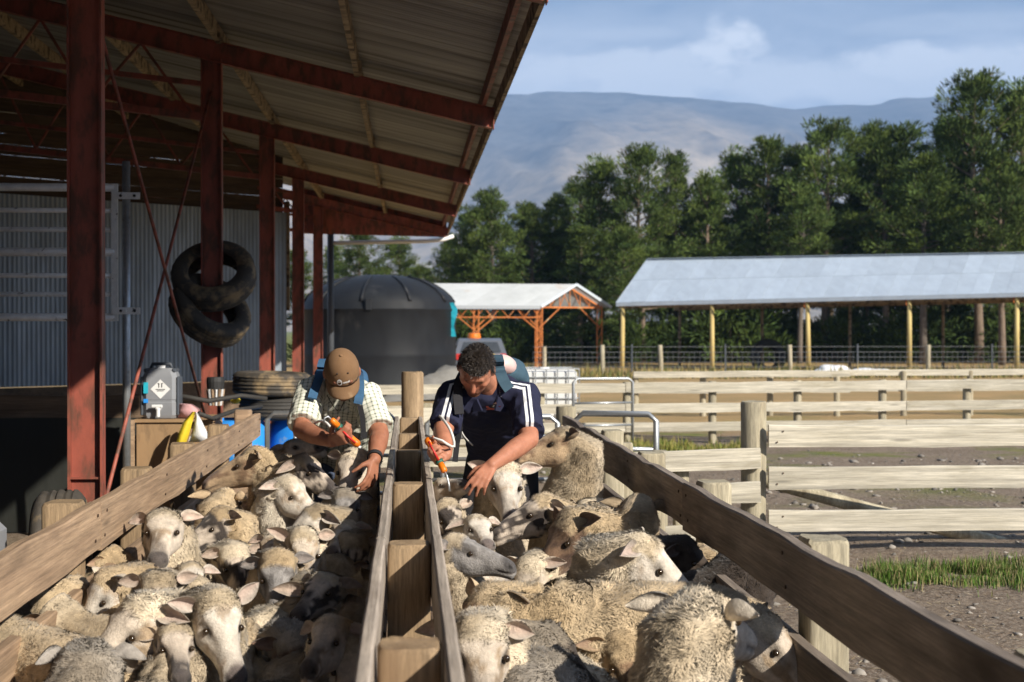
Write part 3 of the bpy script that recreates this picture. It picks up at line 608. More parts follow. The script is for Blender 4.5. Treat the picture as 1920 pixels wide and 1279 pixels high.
def nails(parent, pts, n):
    b = MB()
    for q in pts: b.tube([Vector(q), Vector(q)+Vector(n)*.004], .0065, 6)
    b.done('nails', M['nail'], parent, kind='stuff')
M['nail'] = mk('nail', (.06, .045, .035), (.12, .075, .05), 30, rough=.7, bump=0, metal=.4)
nails(lf, [(-1.166, y+dy, z+dz) for y in (3.7, 5.42, 5.58, 6.95, 8.35, 9.9, 11.25) for dy, dz in ((-.02, .045), (.02, .135)) for z in (.82, .53)], (1, 0, 0))
nails(yf, [(x+dx, 10.35-.0217*(x-2.66)-.003, z+dz) for x in (2.74, 5.4, 8.0) for dx, dz in ((-.02, .04), (.025, .12)) for z in (.785, .475, .155)], (0, -1, 0))
nails(rf, [(1.166, y+dy, z+dz) for y in (4.35, 5.9, 6.06, 7.5, 8.95) for dy, dz in ((-.02, .045), (.02, .145)) for z in (.81, .53)], (-1, 0, 0))
# back yard fence
bf = empty('back_fence', (6, 21, 0), 'nearer of two long pale board fences across the back yard', 'fence')
for i, z in enumerate((.71, .40, .12)):
    for a, c in ((-.9, 3.2), (3.21, 7.4), (7.41, 11.6)): board(bf, (a, 21.0-.12*a*.3, z+.008*a), (c, 21.0-.12*c*.3, z+.008*c), .14, .04, M['wood_pale'], .008, n=10)
for k in range(11): x = -.6+1.28*k; post(bf, x, 21.1-.036*x, .86+.008*x, .12, .12, M['post_grey'], rnd=.1)
bb = empty('back_fence', (8, 27, 0), 'farther of two long pale board fences, in front of the straw field', 'fence')
for z in (.72, .42):
    for a, c in ((4.3, 8.4), (8.41, 13.4)): board(bb, (a, 27.0, z+.006*a), (c, 26.6, z+.006*c), .12, .04, M['wood_pale'], .008, n=8)
for k in range(8): post(bb, 4.35+1.3*k, 27.08-.05*k, .84+.007*k, .12, .12, M['post_grey'], rnd=.1)
lo = empty('low_wall', (-.6, 15, 0), 'low pale board pen wall behind the man in the checked shirt', 'fence')
for z in (.62, .40, .18): board(lo, (-1.2, 15.2, z), (1.3, 15.5, z+.02), .19, .05, M['wood_pale'], .008, n=8)
for x in (-.9, .2, 1.2): post(lo, x, 15.5, .86, .13, .13, M['post_grey'])
# wire fence before the barn
def wire_fence():
    Y = 52; root = empty('wire_fence', (at(1400, 700, Y).x, Y, 0), 'wire netting fence on white posts in front of the pole barn', 'fence')
    x0, x1 = at(1000, 700, Y).x, at(1990, 700, Y).x
    for px in (1130, 1240, 1482, 1740, 1985):
        p = at(px, 650, Y); post(root, p.x, Y, 1.12, .17, .17, M['post_grey'], rnd=.1, lean=(random.uniform(-.05, .03), 0))
    for px in (1185, 1360, 1608, 1860): p = at(px, 650, Y); b = MB(); b.beam((p.x, Y, 0), (p.x, Y, 1.15), .05, .05); b.done('steel_stake', M['grey_plastic_dark'], root, loc=(p.x, Y, 0))
    for z in (.12, .3, .48, .66, .85, 1.05):
        b = MB(); b.tube([(x0, Y+.05, z), (x1, Y+.05, z)], .008, 4); b.done('wire', M['wire'], root, loc=(x0, Y, z))
    b = MB(); x = x0
    while x < x1: b.tube([(x, Y+.05, .1), (x, Y+.05, .86)], .007, 3, False); x += .2
    b.done('netting', M['wire'], root, loc=(x0, Y, 0), kind='stuff')
wire_fence()
# ------------------------------------------------------------------ gates of galvanised tube
def gate(name, p0, p1, z0, z1, rails, uprights, label, r=.021, mat='galv', rounded=True, stays=()):
    p0, p1 = Vector(p0), Vector(p1); root = empty(name, (p0.x, p0.y, 0), label, 'gate'); d = p1-p0; b = MB()
    def q(u, z): return Vector((p0.x+d.x*u, p0.y+d.y*u, z))
    c = .06/d.length; pts = [q(0, z0), q(0, z1-.05), q(c, z1), q(1-c, z1), q(1, z1-.05), q(1, z0)] if rounded else [q(0, z0), q(0, z1), q(1, z1), q(1, z0)]
    b.tube(pts, r, 10); b.done('frame', M[mat], root, loc=q(0, z0), smooth=True)
    for z in rails: b = MB(); b.tube([q(0, z), q(1, z)], r*.75, 8); b.done('rail', M[mat], root, loc=q(0, z), smooth=True)
    for u in uprights: b = MB(); b.tube([q(u, z0), q(u, z1)], r*.8, 8); b.done('upright', M[mat], root, loc=q(u, z0), smooth=True)
    return root
gate('race_gate', (.14, 10.95, 0), (1.15, 10.95, 0), .12, .985, (.14, .34, .50, .66, .83), (.12, .5), 'galvanised gate closing the right race behind the man in navy')
gate('race_gate', (-1.13, 11.5, 0), (-.1, 11.3, 0), .12, .99, (.14, .36, .66), (.22,), 'galvanised gate closing the left race behind the man in check')
gate('yard_gate', (1.32, 11.2, 0), (1.93, 11.0, 0), .2, .995, (.45, .72), (), 'small galvanised gate standing right of the right race end', r=.024)
gate('far_gate', (at(1075, 720, 20).x, 20, 0), (at(1190, 720, 20).x, 20.2, 0), .05, .965, (.3, .62), (), 'far galvanised gate with rounded corner behind the white tote tank')
# raised gate and pole at the loading deck, left
lp = MB(); X0 = at(237, 600, 10.7).x
lp.tube([(X0, 10.7, 0), (X0, 10.7, 2.9)], .029, 12)
lp.done('gate_pole', M['galv'], loc=(X0, 10.7, 0), smooth=True, label='tall galvanised pipe pole beside the nearest red column', cat='pole')
lg = empty('loading_gate', (at(216, 600, 10.7).x, 10.7, 1.7), 'raised galvanised bar gate hinged on the tall pipe pole', 'gate')
xg = at(216, 600, 10.7).x
for py, r in ((352, .03), (395, .018), (431, .018), (473, .032), (517, .018), (552, .018), (595, .03)):
    z = at(216, py, 10.7).z; b = MB(); b.tube([(xg, 10.7, z), (xg-1.6, 10.72, z)], r, 10); b.done('rail', M['galv_white'], lg, loc=(xg, 10.7, z), smooth=True)
b = MB(); b.beam((xg, 10.69, at(216, 345, 10.7).z), (xg, 10.69, at(216, 602, 10.7).z), .045, .03, up=(0, 1, 0)); b.done('end_stile', M['galv_white'], lg)
for py in (368, 583):
    z = at(216, py, 10.7).z; b = MB(); b.box((xg+.09, 10.655, z), (.2, .008, .05)); b.tube([(X0, 10.665, z), (X0, 10.64, z)], .012, 6); h = b.done('hinge_strap', M['galv_white'], lg, loc=(xg, 10.65, z))
    b = MB(); b.tube([(xg+.05, 10.652, z), (xg+.05, 10.645, z)], .011, 8); b.tube([(xg+.15, 10.652, z), (xg+.15, 10.645, z)], .011, 8); b.done('bolt', M['black_paint'], h)
# timber rail and black sheet behind the left fence
bs = empty('sheeted_wall', (-3.4, 12.0, 0), 'low wall of black plastic sheet under a brown timber rail', 'wall')
board(bs, (-4.9, 12.0, .90), (-2.16, 12.0, .90), .22, .06, M['rail_dark'], .01, n=10, name='timber_rail')
V = []; F = []
for i in range(25):
    for j in range(7): x = -4.9+2.75*i/24; z = .93*j/6; V.append((x, 11.93+.02*nzz(x, z, 0, 3)-.05*(1-j/6), z))
V += [(x, y+.02, z) for x, y, z in V]
for i in range(24):
    for j in range(6): a = i*7+j; F += [(a, a+7, a+8, a+1), (a+175, a+176, a+183, a+182)]
add('plastic_sheet', V, F, M['black_sheet'], bs, loc=(-4.9, 11.93, 0), smooth=True)
for x in (-4.6, -3.4, -2.25): post(bs, x, 12.1, 1.1, .1, .1, M['rail_dark'])
# ------------------------------------------------------------------ tyres
def tyre_mesh(Ro, Ri, w, mat, n=56):
    h = w/2; pr = [(Ri, -h*.62), (Ri+.01, -h*.8), (Ri+(Ro-Ri)*.35, -h), (Ri+(Ro-Ri)*.7, -h*.98), (Ro-.02, -h*.84), (Ro-.004, -h*.7)]
    for q in (-.45, -.12, .22, .5): pr += [(Ro, h*q-.012), (Ro-.009, h*q), (Ro-.009, h*q+.006), (Ro, h*q+.014)]
    pr += [(Ro-.004, h*.7), (Ro-.02, h*.84), (Ri+(Ro-Ri)*.7, h*.98), (Ri+(Ro-Ri)*.35, h), (Ri+.01, h*.8), (Ri, h*.62), (Ri+.02, h*.6), (Ro-.03, h*.75), (Ro-.022, 0), (Ro-.03, -h*.75), (Ri+.02, -h*.6), (Ri, -h*.62)]
    b = MB()
    V = []; F = []; m = len(pr)
    for i, (r, z) in enumerate(pr):
        for k in range(n):
            a = 2*math.pi*k/n; rr = r
            if r >= Ro-.005 and abs(z) > h*.3 and k % 2: rr = r-.007
            V.append((rr*math.cos(a), rr*math.sin(a), z))
    for i in range(m-1):
        for k in range(n): F.append((i*n+k, i*n+(k+1) % n, (i+1)*n+(k+1) % n, (i+1)*n+k))
    me = mesh_np('tyre', np.array(V), F, mat, True)
    try: me.set_sharp_from_angle(angle=R(40))
    except Exception: pass
    return me
TY = tyre_mesh(.405, .235, .25, M['rubber']); TP = tyre_mesh(.33, .2, .2, M['rubber_plain']); TS = tyre_mesh(.34, .2, .2, M['rubber'])
p = at(401, 517, 13.97); inst('tyre', TY, p, rot=(R(48), R(-4), 0), label='upper of two mud streaked tyres hung round the second red column', cat='tyre', group='tyres round the column')
p = at(394, 582, 13.95); inst('tyre', TY, p, rot=(R(50), R(5), R(40)), label='lower of two tyres hung round the second red column', cat='tyre', group='tyres round the column')
p = at(510, 718, 12.45); inst('tyre', TS, (p.x, 12.45, 1.19), rot=(R(2), 0, 1), label='upper tyre of the flat stack left of the man in check', cat='tyre', group='tyres stacked on blue drums')
inst('tyre', TP, (p.x+.04, 12.5, .985), rot=(0, R(-1), 2), label='lower tyre of the flat stack left of the man in check', cat='tyre', group='tyres stacked on blue drums')
p = at(100, 968, 6.25); inst('tyre', tyre_mesh(.34, .2, .22, M['rubber']), (-1.575, 6.6, .585), rot=(0, R(88), R(7)), label='tyre propped upright behind the left race fence, near the first column', cat='tyre')
inst('tyre', TP, (-1.62, 5.0, .34), rot=(0, R(88), R(6)), label='black tyre low behind the left race fence, showing under the boards', cat='tyre')
inst('tyre', tyre_mesh(.34, .2, .22, M['rubber_plain']), (-1.62, 7.5, .36), rot=(0, R(86), R(-4)), label='black tyre behind the face of the white sheep at the left fence', cat='tyre')
p = at(1440, 690, 61); inst('tractor_tyre', tyre_mesh(.8, .45, .4, M['black_sheet']), (p.x, 61, .5), rot=(R(82), 0, R(15)), label='big tractor tyre standing half sunk under the pole barn', cat='tyre')
# ------------------------------------------------------------------ drums, can, box, bags
def drum(x, y, label):
    root = empty('blue_drum', (x, y, 0), label, 'drum', 'blue plastic drums'); r = .285
    b = MB(); b.lathe([(0, 0), (r-.03, 0), (r, .03), (r, .26), (r+.012, .28), (r+.012, .31), (r, .33), (r, .57), (r+.012, .59), (r+.012, .62), (r, .64), (r, .83), (r-.03, .87), (r-.03, .89), (r-.05, .89), (r-.055, .875), (0, .875)], (x, y, 0), 36); auto_smooth(b.done('body', M['blue_plastic'], root), 40)
    for sx in (-.12, .12): b = MB(); b.lathe([(.04, .87), (.04, .9), (.03, .905), (0, .905)], (x+sx, y, 0), 14); b.done('bung', M['blue_plastic'], root)
drum(-1.50, 12.35, 'blue plastic drum beside the second red column'); drum(-.93, 12.6, 'blue plastic drum behind the gate, left of the man in check')
def jerrycan():
    c = at(303, 783, 11.2); z0 = c.z; x, y = c.x, 11.2; W, D, H = .265, .22, .40
    root = empty('drum_can', (x, y, z0), 'grey plastic chemical can with white tap on the wooden box', 'can')
    def ring(z, w, d, c_): return [(x+sx*(w/2-cx), y+sy*(d/2-cy), z0+z) for sx, sy, cx, cy in ((-1, -1, c_, 0), (1, -1, c_, 0), (1, -1, 0, c_), (1, 1, 0, c_), (1, 1, c_, 0), (-1, 1, c_, 0), (-1, 1, 0, c_), (-1, -1, 0, c_))]
    rs = [ring(0, W*.9, D*.9, .03), ring(.025, W, D, .035), ring(.12, W, D, .035), ring(.125, W*.975, D*.975, .035), ring(.14, W*.975, D*.975, .035), ring(.145, W, D, .035), ring(.31, W, D, .035), ring(.36, W*.88, D*.88, .035), ring(.385, W*.62, D*.7, .03)]
    V = sum(rs, []); F = [(i*8+k, i*8+(k+1) % 8, i*8+8+(k+1) % 8, i*8+8+k) for i in range(8) for k in range(8)]+[tuple(range(64, 72)), tuple(range(7, -1, -1))]
    auto_smooth(add('body', V, F, M['grey_plastic'], root), 25)
    for sx in (-1, 1):
        b = MB(); b.box((x+sx*(W/2+.004), y, z0+.17), (.02, D*.86, .30), bev=.008); b.box((x+sx*(W/2-.025), y, z0+.368), (.03, D*.8, .03), bev=.008); b.done('corner_guard', M['grey_plastic_dark'], root)
    b = MB(); b.tube([(x-.08, y, z0+.38), (x-.07, y, z0+.415), (x+.07, y, z0+.415), (x+.08, y, z0+.38)], .014, 8); b.done('handle', M['grey_plastic_dark'], root, smooth=True)
    b = MB(); b.lathe([(.035, .38), (.035, .405), (0, .405)], (x, y-.03, z0), 16); b.done('cap', M['white_plastic'], root)
    yf_ = y-D/2-.003; lz = z0+.225; q = .075
    b = MB(); b.raw([(x+.01-q, yf_, lz), (x+.01, yf_, lz-q), (x+.01+q, yf_, lz), (x+.01, yf_, lz+q)], [(0, 1, 2, 3)]); l = b.done('diamond_label', M['white_paint'], root)
    b = MB()
    for sx in (-.011, .011): b.box((x+.01+sx, yf_-.002, lz+.028), (.006, .001, .03)); b.box((x+.01+sx*1.3, yf_-.002, lz+.044), (.014, .001, .004))
    b.box((x+.01, yf_-.002, lz-.002), (.07, .001, .005)); b.box((x+.01, yf_-.002, lz-.013), (.05, .001, .004)); b.done('pictogram', M['black_paint'], l)
    for zz, hh in ((.235, .085), (.135, .03)): b = MB(); b.box((x-.10, yf_-.001, z0+zz), (.035, .001, hh)); b.done('blue_label', M['cyan'] if hh > .05 else M['blue_plastic'], root)
    b = MB(); b.tube([(x, yf_+.01, z0+.075), (x, yf_-.05, z0+.075)], .018, 10); b.tube([(x, yf_-.045, z0+.08), (x, yf_-.045, z0+.015)], .015, 10); b.box((x-.01, yf_-.04, z0+.095), (.085, .025, .025), bev=.006); b.done('tap', M['white_plastic'], root)
    # wooden box under it
    rb = empty('wooden_box', (x, 11.35, 0), 'plywood fronted wooden box under the grey chemical can', 'box'); zt = z0-.005
    xa, xb = at(256, 800, 11.05).x, at(398, 800, 11.05).x
    b = MB(); b.box(((xa+xb)/2, 11.06, zt/2-.01), (xb-xa, .02, zt-.02)); b.done('front_panel', M['plywood'], rb)
    b = MB(); b.box(((xa+xb)/2, 11.36, zt-.011), (xb-xa+.03, .66, .022)); b.done('top_board', M['plywood'], rb)
    for xx in (xa+.011, xb-.011): b = MB(); b.box((xx, 11.36, zt/2-.013), (.022, .57, zt-.026)); b.done('side_panel', M['plywood'], rb)
    b = MB(); b.box((xa-.04, 11.0, zt/2), (.06, .06, zt)); b.done('corner_post', M['rail_brown'], rb)
    return x, zt
JX, JZ = jerrycan()
def sack(name, pts_l, pts_r, y, mat, label, cat, thick=.07, parent=None):
    """crumpled sheet-like bag between two outline polylines (world x,z), bulged in y"""
    n = len(pts_l); m = 7; V = []; F = []
    for side in (-1, 1):
        for i in range(n):
            for j in range(m):
                t = j/(m-1); x = pts_l[i][0]*(1-t)+pts_r[i][0]*t; z = pts_l[i][1]*(1-t)+pts_r[i][1]*t
                bl = thick*math.sin(math.pi*t)**.6*math.sin(math.pi*(i+.3)/(n-.4))**.5; V.append((x, y+side*bl+.02*nzz(x*9, z*9, side*3), z))
    o = n*m
    for i in range(n-1):
        for j in range(m-1): a = i*m+j; F += [(a, a+1, a+m+1, a+m), (o+a, o+a+m, o+a+m+1, o+a+1)]
    for i in range(n-1):
        for j in (0, m-1): a = i*m+j; F.append((a, a+m, o+a+m, o+a))
    for j in range(m-1):
        for i in (0, n-1): a = i*m+j; F.append((a, a+1, o+a+1, o+a))
    return add(name, V, F, mat, parent, smooth=True, **({'label': label, 'cat': cat} if label else {}))
def w2(px, py, Y): p = at(px, py, Y); return (p.x, p.z)
fb = empty('feed_bag', (at(355, 850, 10.8).x, 10.8, .6), 'crumpled yellow and white feed bag hanging beside the wooden box', 'bag')
sack('yellow_side', [w2(x, y, 10.8) for x, y in ((361, 772), (345, 790), (334, 815), (331, 835), (328, 852))], [w2(x, y, 10.8) for x, y in ((368, 772), (362, 790), (355, 815), (346, 840), (340, 856))], 10.78, M['yellow_bag'], None, None, .05, fb)
sack('white_side', [w2(x, y, 10.8) for x, y in ((366, 774), (364, 792), (357, 815), (352, 830))], [w2(x, y, 10.8) for x, y in ((371, 776), (380, 795), (390, 815), (395, 828))], 10.82, M['white_bag'], None, None, .05, fb)
sack('rag', [w2(336, y, 11.2) for y in (757, 768, 782)], [w2(x, y, 11.2) for x, y in ((362, 757), (376, 766), (380, 782))], 11.15, M['pink_cloth'], 'pinkish cloth bundle on the box beside the grey can', 'cloth', .06)
c = at(404, 760, 12.0); br = empty('stiff_brush', c, 'upright brush with dark top and pale bristles before the second column', 'brush')
b = MB(); b.lathe([(0, .13), (.07, .13), (.075, .2), (.07, .235), (0, .235)], c, 16); b.done('brush_head', M['black_paint'], br)
for k in range(14): a = 2*math.pi*k/14; b = MB(); b.tube([c+Vector((.05*math.cos(a), .05*math.sin(a), 0)), c+Vector((.068*math.cos(a), .068*math.sin(a), .135))], .011, 5); b.done('bristle', M['white_bag'] if k % 2 else M['rail_brown'], br)
b = MB(); b.tube([at(335, 742, 11.5), at(390, 752, 11.6), at(452, 742, 11.9), at(500, 748, 12.0)], .02, 8); b.done('hose', M['rubber_plain'], smooth=True, label='length of black hose lying across the blue drum and box', cat='hose')
b = MB(); b.tube([at(372, 775, 10.9), at(398, 785, 11.0), at(440, 770, 11.4), at(490, 762, 11.8)], .018, 8); b.done('pipe_offcut', M['rubber_plain'], smooth=True, label='thin black pipe resting in front of the blue drum', cat='pipe')
b = MB(); q = at(441, 750, 12.0); b.lathe([(0, -.035), (.03, -.03), (.045, 0), (.03, .03), (0, .04)], q, 12); b.done('yellow_cap', M['yellow_bag'], smooth=True, label='small yellow cap beside the second red column', cat='cap')
g = at(8, 1010, 5.6); b = MB(); b.box((g.x-.075, 5.6, g.z-.02), (.13, .2, .16), bev=.03); b.done('plastic_tub', M['grey_plastic'], label='grey plastic tub cut by the left edge of the picture', cat='tub')
# ------------------------------------------------------------------ tote tank behind the man in navy
def tote():
    Y = 24; xr = at(1086, 700, Y).x; zt = at(1086, 692, Y).z; w = 1.12; x0 = xr-w
    root = empty('tote_tank', (x0+w/2, Y, 0), 'white caged tote tank behind the man in navy', 'tank')
    b = MB(); b.box((x0+w/2, Y+.5, .14+(zt-.14)/2), (w-.06, .94, zt-.16), bev=.05); b.done('bottle', M['white_plastic'], root)
    b = MB(); b.lathe([(.1, zt-.02), (.1, zt+.02), (0, zt+.02)], (x0+w/2, Y+.5, 0), 14); b.done('lid', M['white_plastic'], root)
    for z in (.3, .5, .68, .86, zt): b = MB(); b.tube([(x0, Y, z), (xr, Y, z), (xr, Y+1, z), (x0, Y+1, z), (x0, Y, z)], .011, 6); b.done('cage_bar', M['galv'], root)
    for k in range(7): x = x0+w*k/6; b = MB(); b.tube([(x, Y-.012, .14), (x, Y-.012, zt)], .011, 6); b.done('cage_bar', M['galv'], root)
    b = MB(); b.box((x0+w/2, Y+.5, .11), (w, 1.0, .04)); [b.box((x0+.07+q*(w-.14)/2, Y+.5, .045), (.12, 1, .09)) for q in range(3)]; b.done('pallet', M['wood_grey'], root)
tote()
# ------------------------------------------------------------------ car behind the tank
def car():
    Y = 46; xl = at(852, 650, Y).x; w = 1.72; xc = xl+w/2; root = empty('parked_car', (xc, Y+1.9, 0), 'silver hatchback with orange beacon parked behind the black tank', 'car')
    pf = [(0, .35), (.02, .75), (.12, .9), (.42, 1.33), (.7, 1.4), (1.9, 1.38), (2.55, .95), (3.5, .82), (3.75, .55), (3.75, .3), (.1, .28)]
    def ex(b, prof, hw_b, hw_t):
        n = len(prof); V = []
        for s in (-1, 1):
            for (y, z) in prof: k = hw_b+(hw_t-hw_b)*min(1, max(0, (z-.85)/.55)); V.append((xc+s*k, Y+y, z))
        b.raw(V, [(i, (i+1) % n, n+(i+1) % n, n+i) for i in range(n)]+[tuple(range(n))[::-1], tuple(range(n, 2*n))]); return b
    ex(MB(), pf, w/2, w/2-.18).done('body', M['silver_car'], root)
    b = MB(); b.raw([(xc-.66, Y+.13, .96), (xc+.66, Y+.13, .96), (xc+.55, Y+.37, 1.28), (xc-.55, Y+.37, 1.28)], [(0, 1, 2, 3)]); b.done('rear_window', M['glass'], root)
    for s in (-1, 1):
        b = MB(); b.box((xc+s*.72, Y+.0, .8), (.2, .06, .2), bev=.02); b.done('tail_light', M['red'], root)
        b = MB(); b.raw([(xc+s*.835, Y+.5, .95), (xc+s*.705, Y+.6, 1.3), (xc+s*.705, Y+1.85, 1.3), (xc+s*.83, Y+2.4, .96)], [(0, 1, 2, 3)]); b.done('side_window', M['glass'], root)
        for yy in (.75, 3.0): inst('wheel', TP, (xc+s*.78, Y+yy, .3), root, rot=(0, R(90), 0), scale=(.92, .92, .95))
    b = MB(); b.box((xc, Y-.06, .48), (1.6, .14, .22), bev=.04); b.done('bumper', M['grey_plastic_dark'], root)
    bx_ = at(889, 632, Y+1).x; b = MB(); b.lathe([(.22, 1.39), (.22, 1.45), (.2, 1.56), (0, 1.58)], (bx_, Y+1.0, 0), 16); b.done('beacon', M['orange'], root)
car()
# rubbish heaps under the barn
def lump(name, px, py, Y, w, h, mat, label, cat, sd):
    p = at(px, py, Y); bm = bmesh.new(); bmesh.ops.create_icosphere(bm, subdivisions=3, radius=1)
    V = []
    for v in bm.verts: k = 1+.35*noise.noise(v.co*1.7+Vector((sd, 0, 0))); V.append((p.x+v.co.x*w*k, Y+v.co.y*w*.5*k, max(-.02, h*.42+v.co.z*h*.6*k)))
    F = [tuple(v.index for v in f.verts) for f in bm.faces]; bm.free(); add(name, V, F, mat, smooth=True, label=label, cat=cat)
lump('tarpaulin_heap', 1562, 697, 50.5, .65, .42, M['white_bag'], 'grey crumpled plastic heap by the third barn pole', 'plastic heap', 2)
lump('tarpaulin_heap', 1635, 700, 50, .9, .3, M['white_bag'], 'low pale plastic heap left of the fourth barn pole', 'plastic heap', 9)
# ------------------------------------------------------------------ stones, grass
def stones():
    bm = bmesh.new(); bmesh.ops.create_icosphere(bm, subdivisions=1, radius=1); T = np.array([v.co[:] for v in bm.verts]); TF = np.array([[v.index for v in f.verts] for f in bm.faces]); bm.free()
    n = 2500; V = []; F = []; C = []
    for i in range(n):
        y = 3.5+15*RNG.random()**1.1; x = 1.45+RNG.random()*(1.2+y*.42)
        if nzz(x, y, 2, 1.3)+.6*nzz(x, y, 7, 4) < RNG.random()*.5-.25: x += .8*RNG.normal(); y += .5*RNG.normal(); x = max(1.45, x)
        s = (.006+.024*RNG.random()**4)*(1+.3*(y > 9)); k = 1+.3*RNG.standard_normal((12, 1)); P = T*k*np.array([s*1.5, s*(.7+.7*RNG.random()), s*.65]); a = RNG.random()*6.28
        P = np.stack([P[:, 0]*math.cos(a)-P[:, 1]*math.sin(a)+x, P[:, 0]*math.sin(a)+P[:, 1]*math.cos(a)+y, P[:, 2]+gz(x, y)+s*.1], 1)
        V.append(P); F.append(TF+12*i); g = .14+.27*RNG.random()**1.5; C.append(np.tile((g*1.06, g*.96, g*.84), (12, 1)))
    m = mk('stone', (1, 1, 1), (.75, .75, .75), 30, rough=.95, bump=.3, attr=True, rand=0)
    add('yard_stones', np.concatenate(V), [np.concatenate(F)], m, loc=(0, 0, 0), col=np.concatenate(C), kind='stuff')
stones()
def litter():
    n = 5200; y = 3.2+11*RNG.random(n)**1.2; x = 1.42+RNG.random(n)*(1.0+y*.42); a = RNG.random(n)*6.28; l = .012+.035*RNG.random(n)**2; w = .0018+.002*RNG.random(n)
    d = np.stack([np.cos(a), np.sin(a), .25*(RNG.random(n)-.3)], 1)*l[:, None]; q = np.stack([-np.sin(a), np.cos(a), np.zeros(n)], 1)*w[:, None]; z = np.array([gz(i, j) for i, j in zip(x, y)])+.006; P = np.stack([x, y, z], 1)
    V = np.stack([P-d-q, P+d-q, P+d+q, P-d+q], 1).reshape(-1, 3); k = np.arange(n)[:, None]*4; c = np.array([(.42, .33, .19), (.30, .22, .12), (.07, .05, .035), (.5, .42, .27)])[RNG.integers(0, 4, n)]
    add('straw_litter', V, [np.concatenate([k, k+1, k+2, k+3], 1)], M.setdefault('litter', mk('litter', (1, 1, 1), (.8, .8, .8), 9, rough=.95, bump=0, attr=True, rand=0)), loc=(0, 0, 0), col=np.repeat(c, 4, 0), kind='stuff')
litter()
def blades(name, spots, hmin, hmax, wd, cols, label=None, kind='stuff', lean=.4, cat=None):
    n = len(spots); P = np.array(spots); a = RNG.random(n)*6.28; h = (hmin+(hmax-hmin)*RNG.random(n))*np.array([.45+1.0*max(0, .5+nzz(q[0], q[1], 1, 3.5)+.5*nzz(q[0], q[1], 8, 9)) for q in spots]); l = lean*RNG.random(n)*h; b_ = RNG.random(n)*6.28
    wv = np.stack([np.cos(a), np.sin(a), np.zeros(n)], 1)*(wd*(.6+.8*RNG.random(n)))[:, None]; lv = np.stack([np.cos(b_)*l, np.sin(b_)*l, np.zeros(n)], 1); up = np.zeros((n, 3)); up[:, 2] = h
    V = np.stack([P-wv, P+wv, P+wv*.7+up*.55+lv*.35, P-wv*.7+up*.55+lv*.35, P+up+lv], 1).reshape(-1, 3); i = np.arange(n)[:, None]*5
    F = [np.concatenate([i, i+1, i+2, i+3], 1), np.concatenate([i+3, i+2, i+4], 1)]
    c = np.array(cols)[RNG.integers(0, len(cols), n)]*(.75+.5*RNG.random((n, 1))); C = np.repeat(c, 5, 0)
    m = M.get('grass') or M.setdefault('grass', mk('grass', (1, 1, 1), (.85, .85, .85), 5, rough=.6, bump=0, attr=True, rand=0, spec=.25))
    return add(name, V, F, m, loc=(*P.mean(0)[:2], 0), col=C, kind=kind, label=label, cat=cat)
def patch(poly_fn, n):
    out = []
    while len(out) < n:
        p = poly_fn()
        if p is not None: out.append((p[0], p[1], gz(p[0], p[1])-.005))
    return out
def green_strip():
    t = RNG.random(); px = 1610+330*t+RNG.normal()*6; py = 1084+RNG.normal()*13*(.5+.5*t)+8*(1-t)
    p = atz(px, py, 0); return (p.x, p.y) if nzz(p.x, p.y, 0, 4)+.5*nzz(p.x, p.y, 4, 11) > -.12 else None
blades('grass_strip', patch(green_strip, 9000), .015, .105, .003, [(.085, .17, .022), (.12, .21, .03), (.22, .21, .08), (.06, .13, .02), (.3, .25, .12)], 'bright green grass strip on the dirt right of the race')
def yard_grass():
    px = 1120+280*RNG.random(); py = 826+RNG.normal()*7; p = atz(px, py+20, 0); return (p.x, p.y) if nzz(p.x, p.y, 0, 1.5) > -.1 else None
blades('yard_grass', patch(yard_grass, 5000), .03, .14, .006, [(.16, .19, .03), (.26, .24, .06), (.12, .17, .03), (.33, .27, .1)], 'yellowish green grass between the yard fences')
def base_grass():
    x = -2+28*RNG.random(); y = 48+6*RNG.random(); return (x, y)
blades('field_grass', patch(base_grass, 9000), .05, .4, .02, [(.2, .17, .05), (.1, .12, .03), (.33, .25, .1)], 'dry tufts along the wire fence')
def weed():
    c = atz(1395, 1080, 0); root = empty('weed', (c.x, c.y, 0), 'leafy green weed growing beside the right race post', 'plant')
    V = []; F = []; C = []
    for k in range(150):
        a = RNG.random()*6.28; r = .16*RNG.random()**.6; b = np.array((c.x+.13+r*1.3*math.cos(a), c.y+r*.8*math.sin(a), .02+.12*RNG.random()*(1-r*3))); d = np.array((math.cos(a), math.sin(a), .3+.8*RNG.random())); d /= np.linalg.norm(d); s = np.cross(d, (0, 0, 1)); s /= np.linalg.norm(s)+1e-6; l = .05+.05*RNG.random(); q = len(V)
        V += [b, b+d*l*.5+s*l*.3, b+d*l, b+d*l*.5-s*l*.3]; F.append((q, q+1, q+2, q+3)); g = .7+.6*RNG.random(); C += [np.array((.07, .17, .035))*g]*4
    add('leaves', np.array(V), F, M['grass'], root, col=np.array(C))
    b = MB(); [b.tube([(c.x+.13, c.y, 0), (c.x+.13+.1*math.cos(q), c.y+.08*math.sin(q), .1)], .004, 4) for q in range(6)]; b.done('stems', mk('weed_stem', (.1, .16, .04), (.08, .12, .03)), root)
weed()
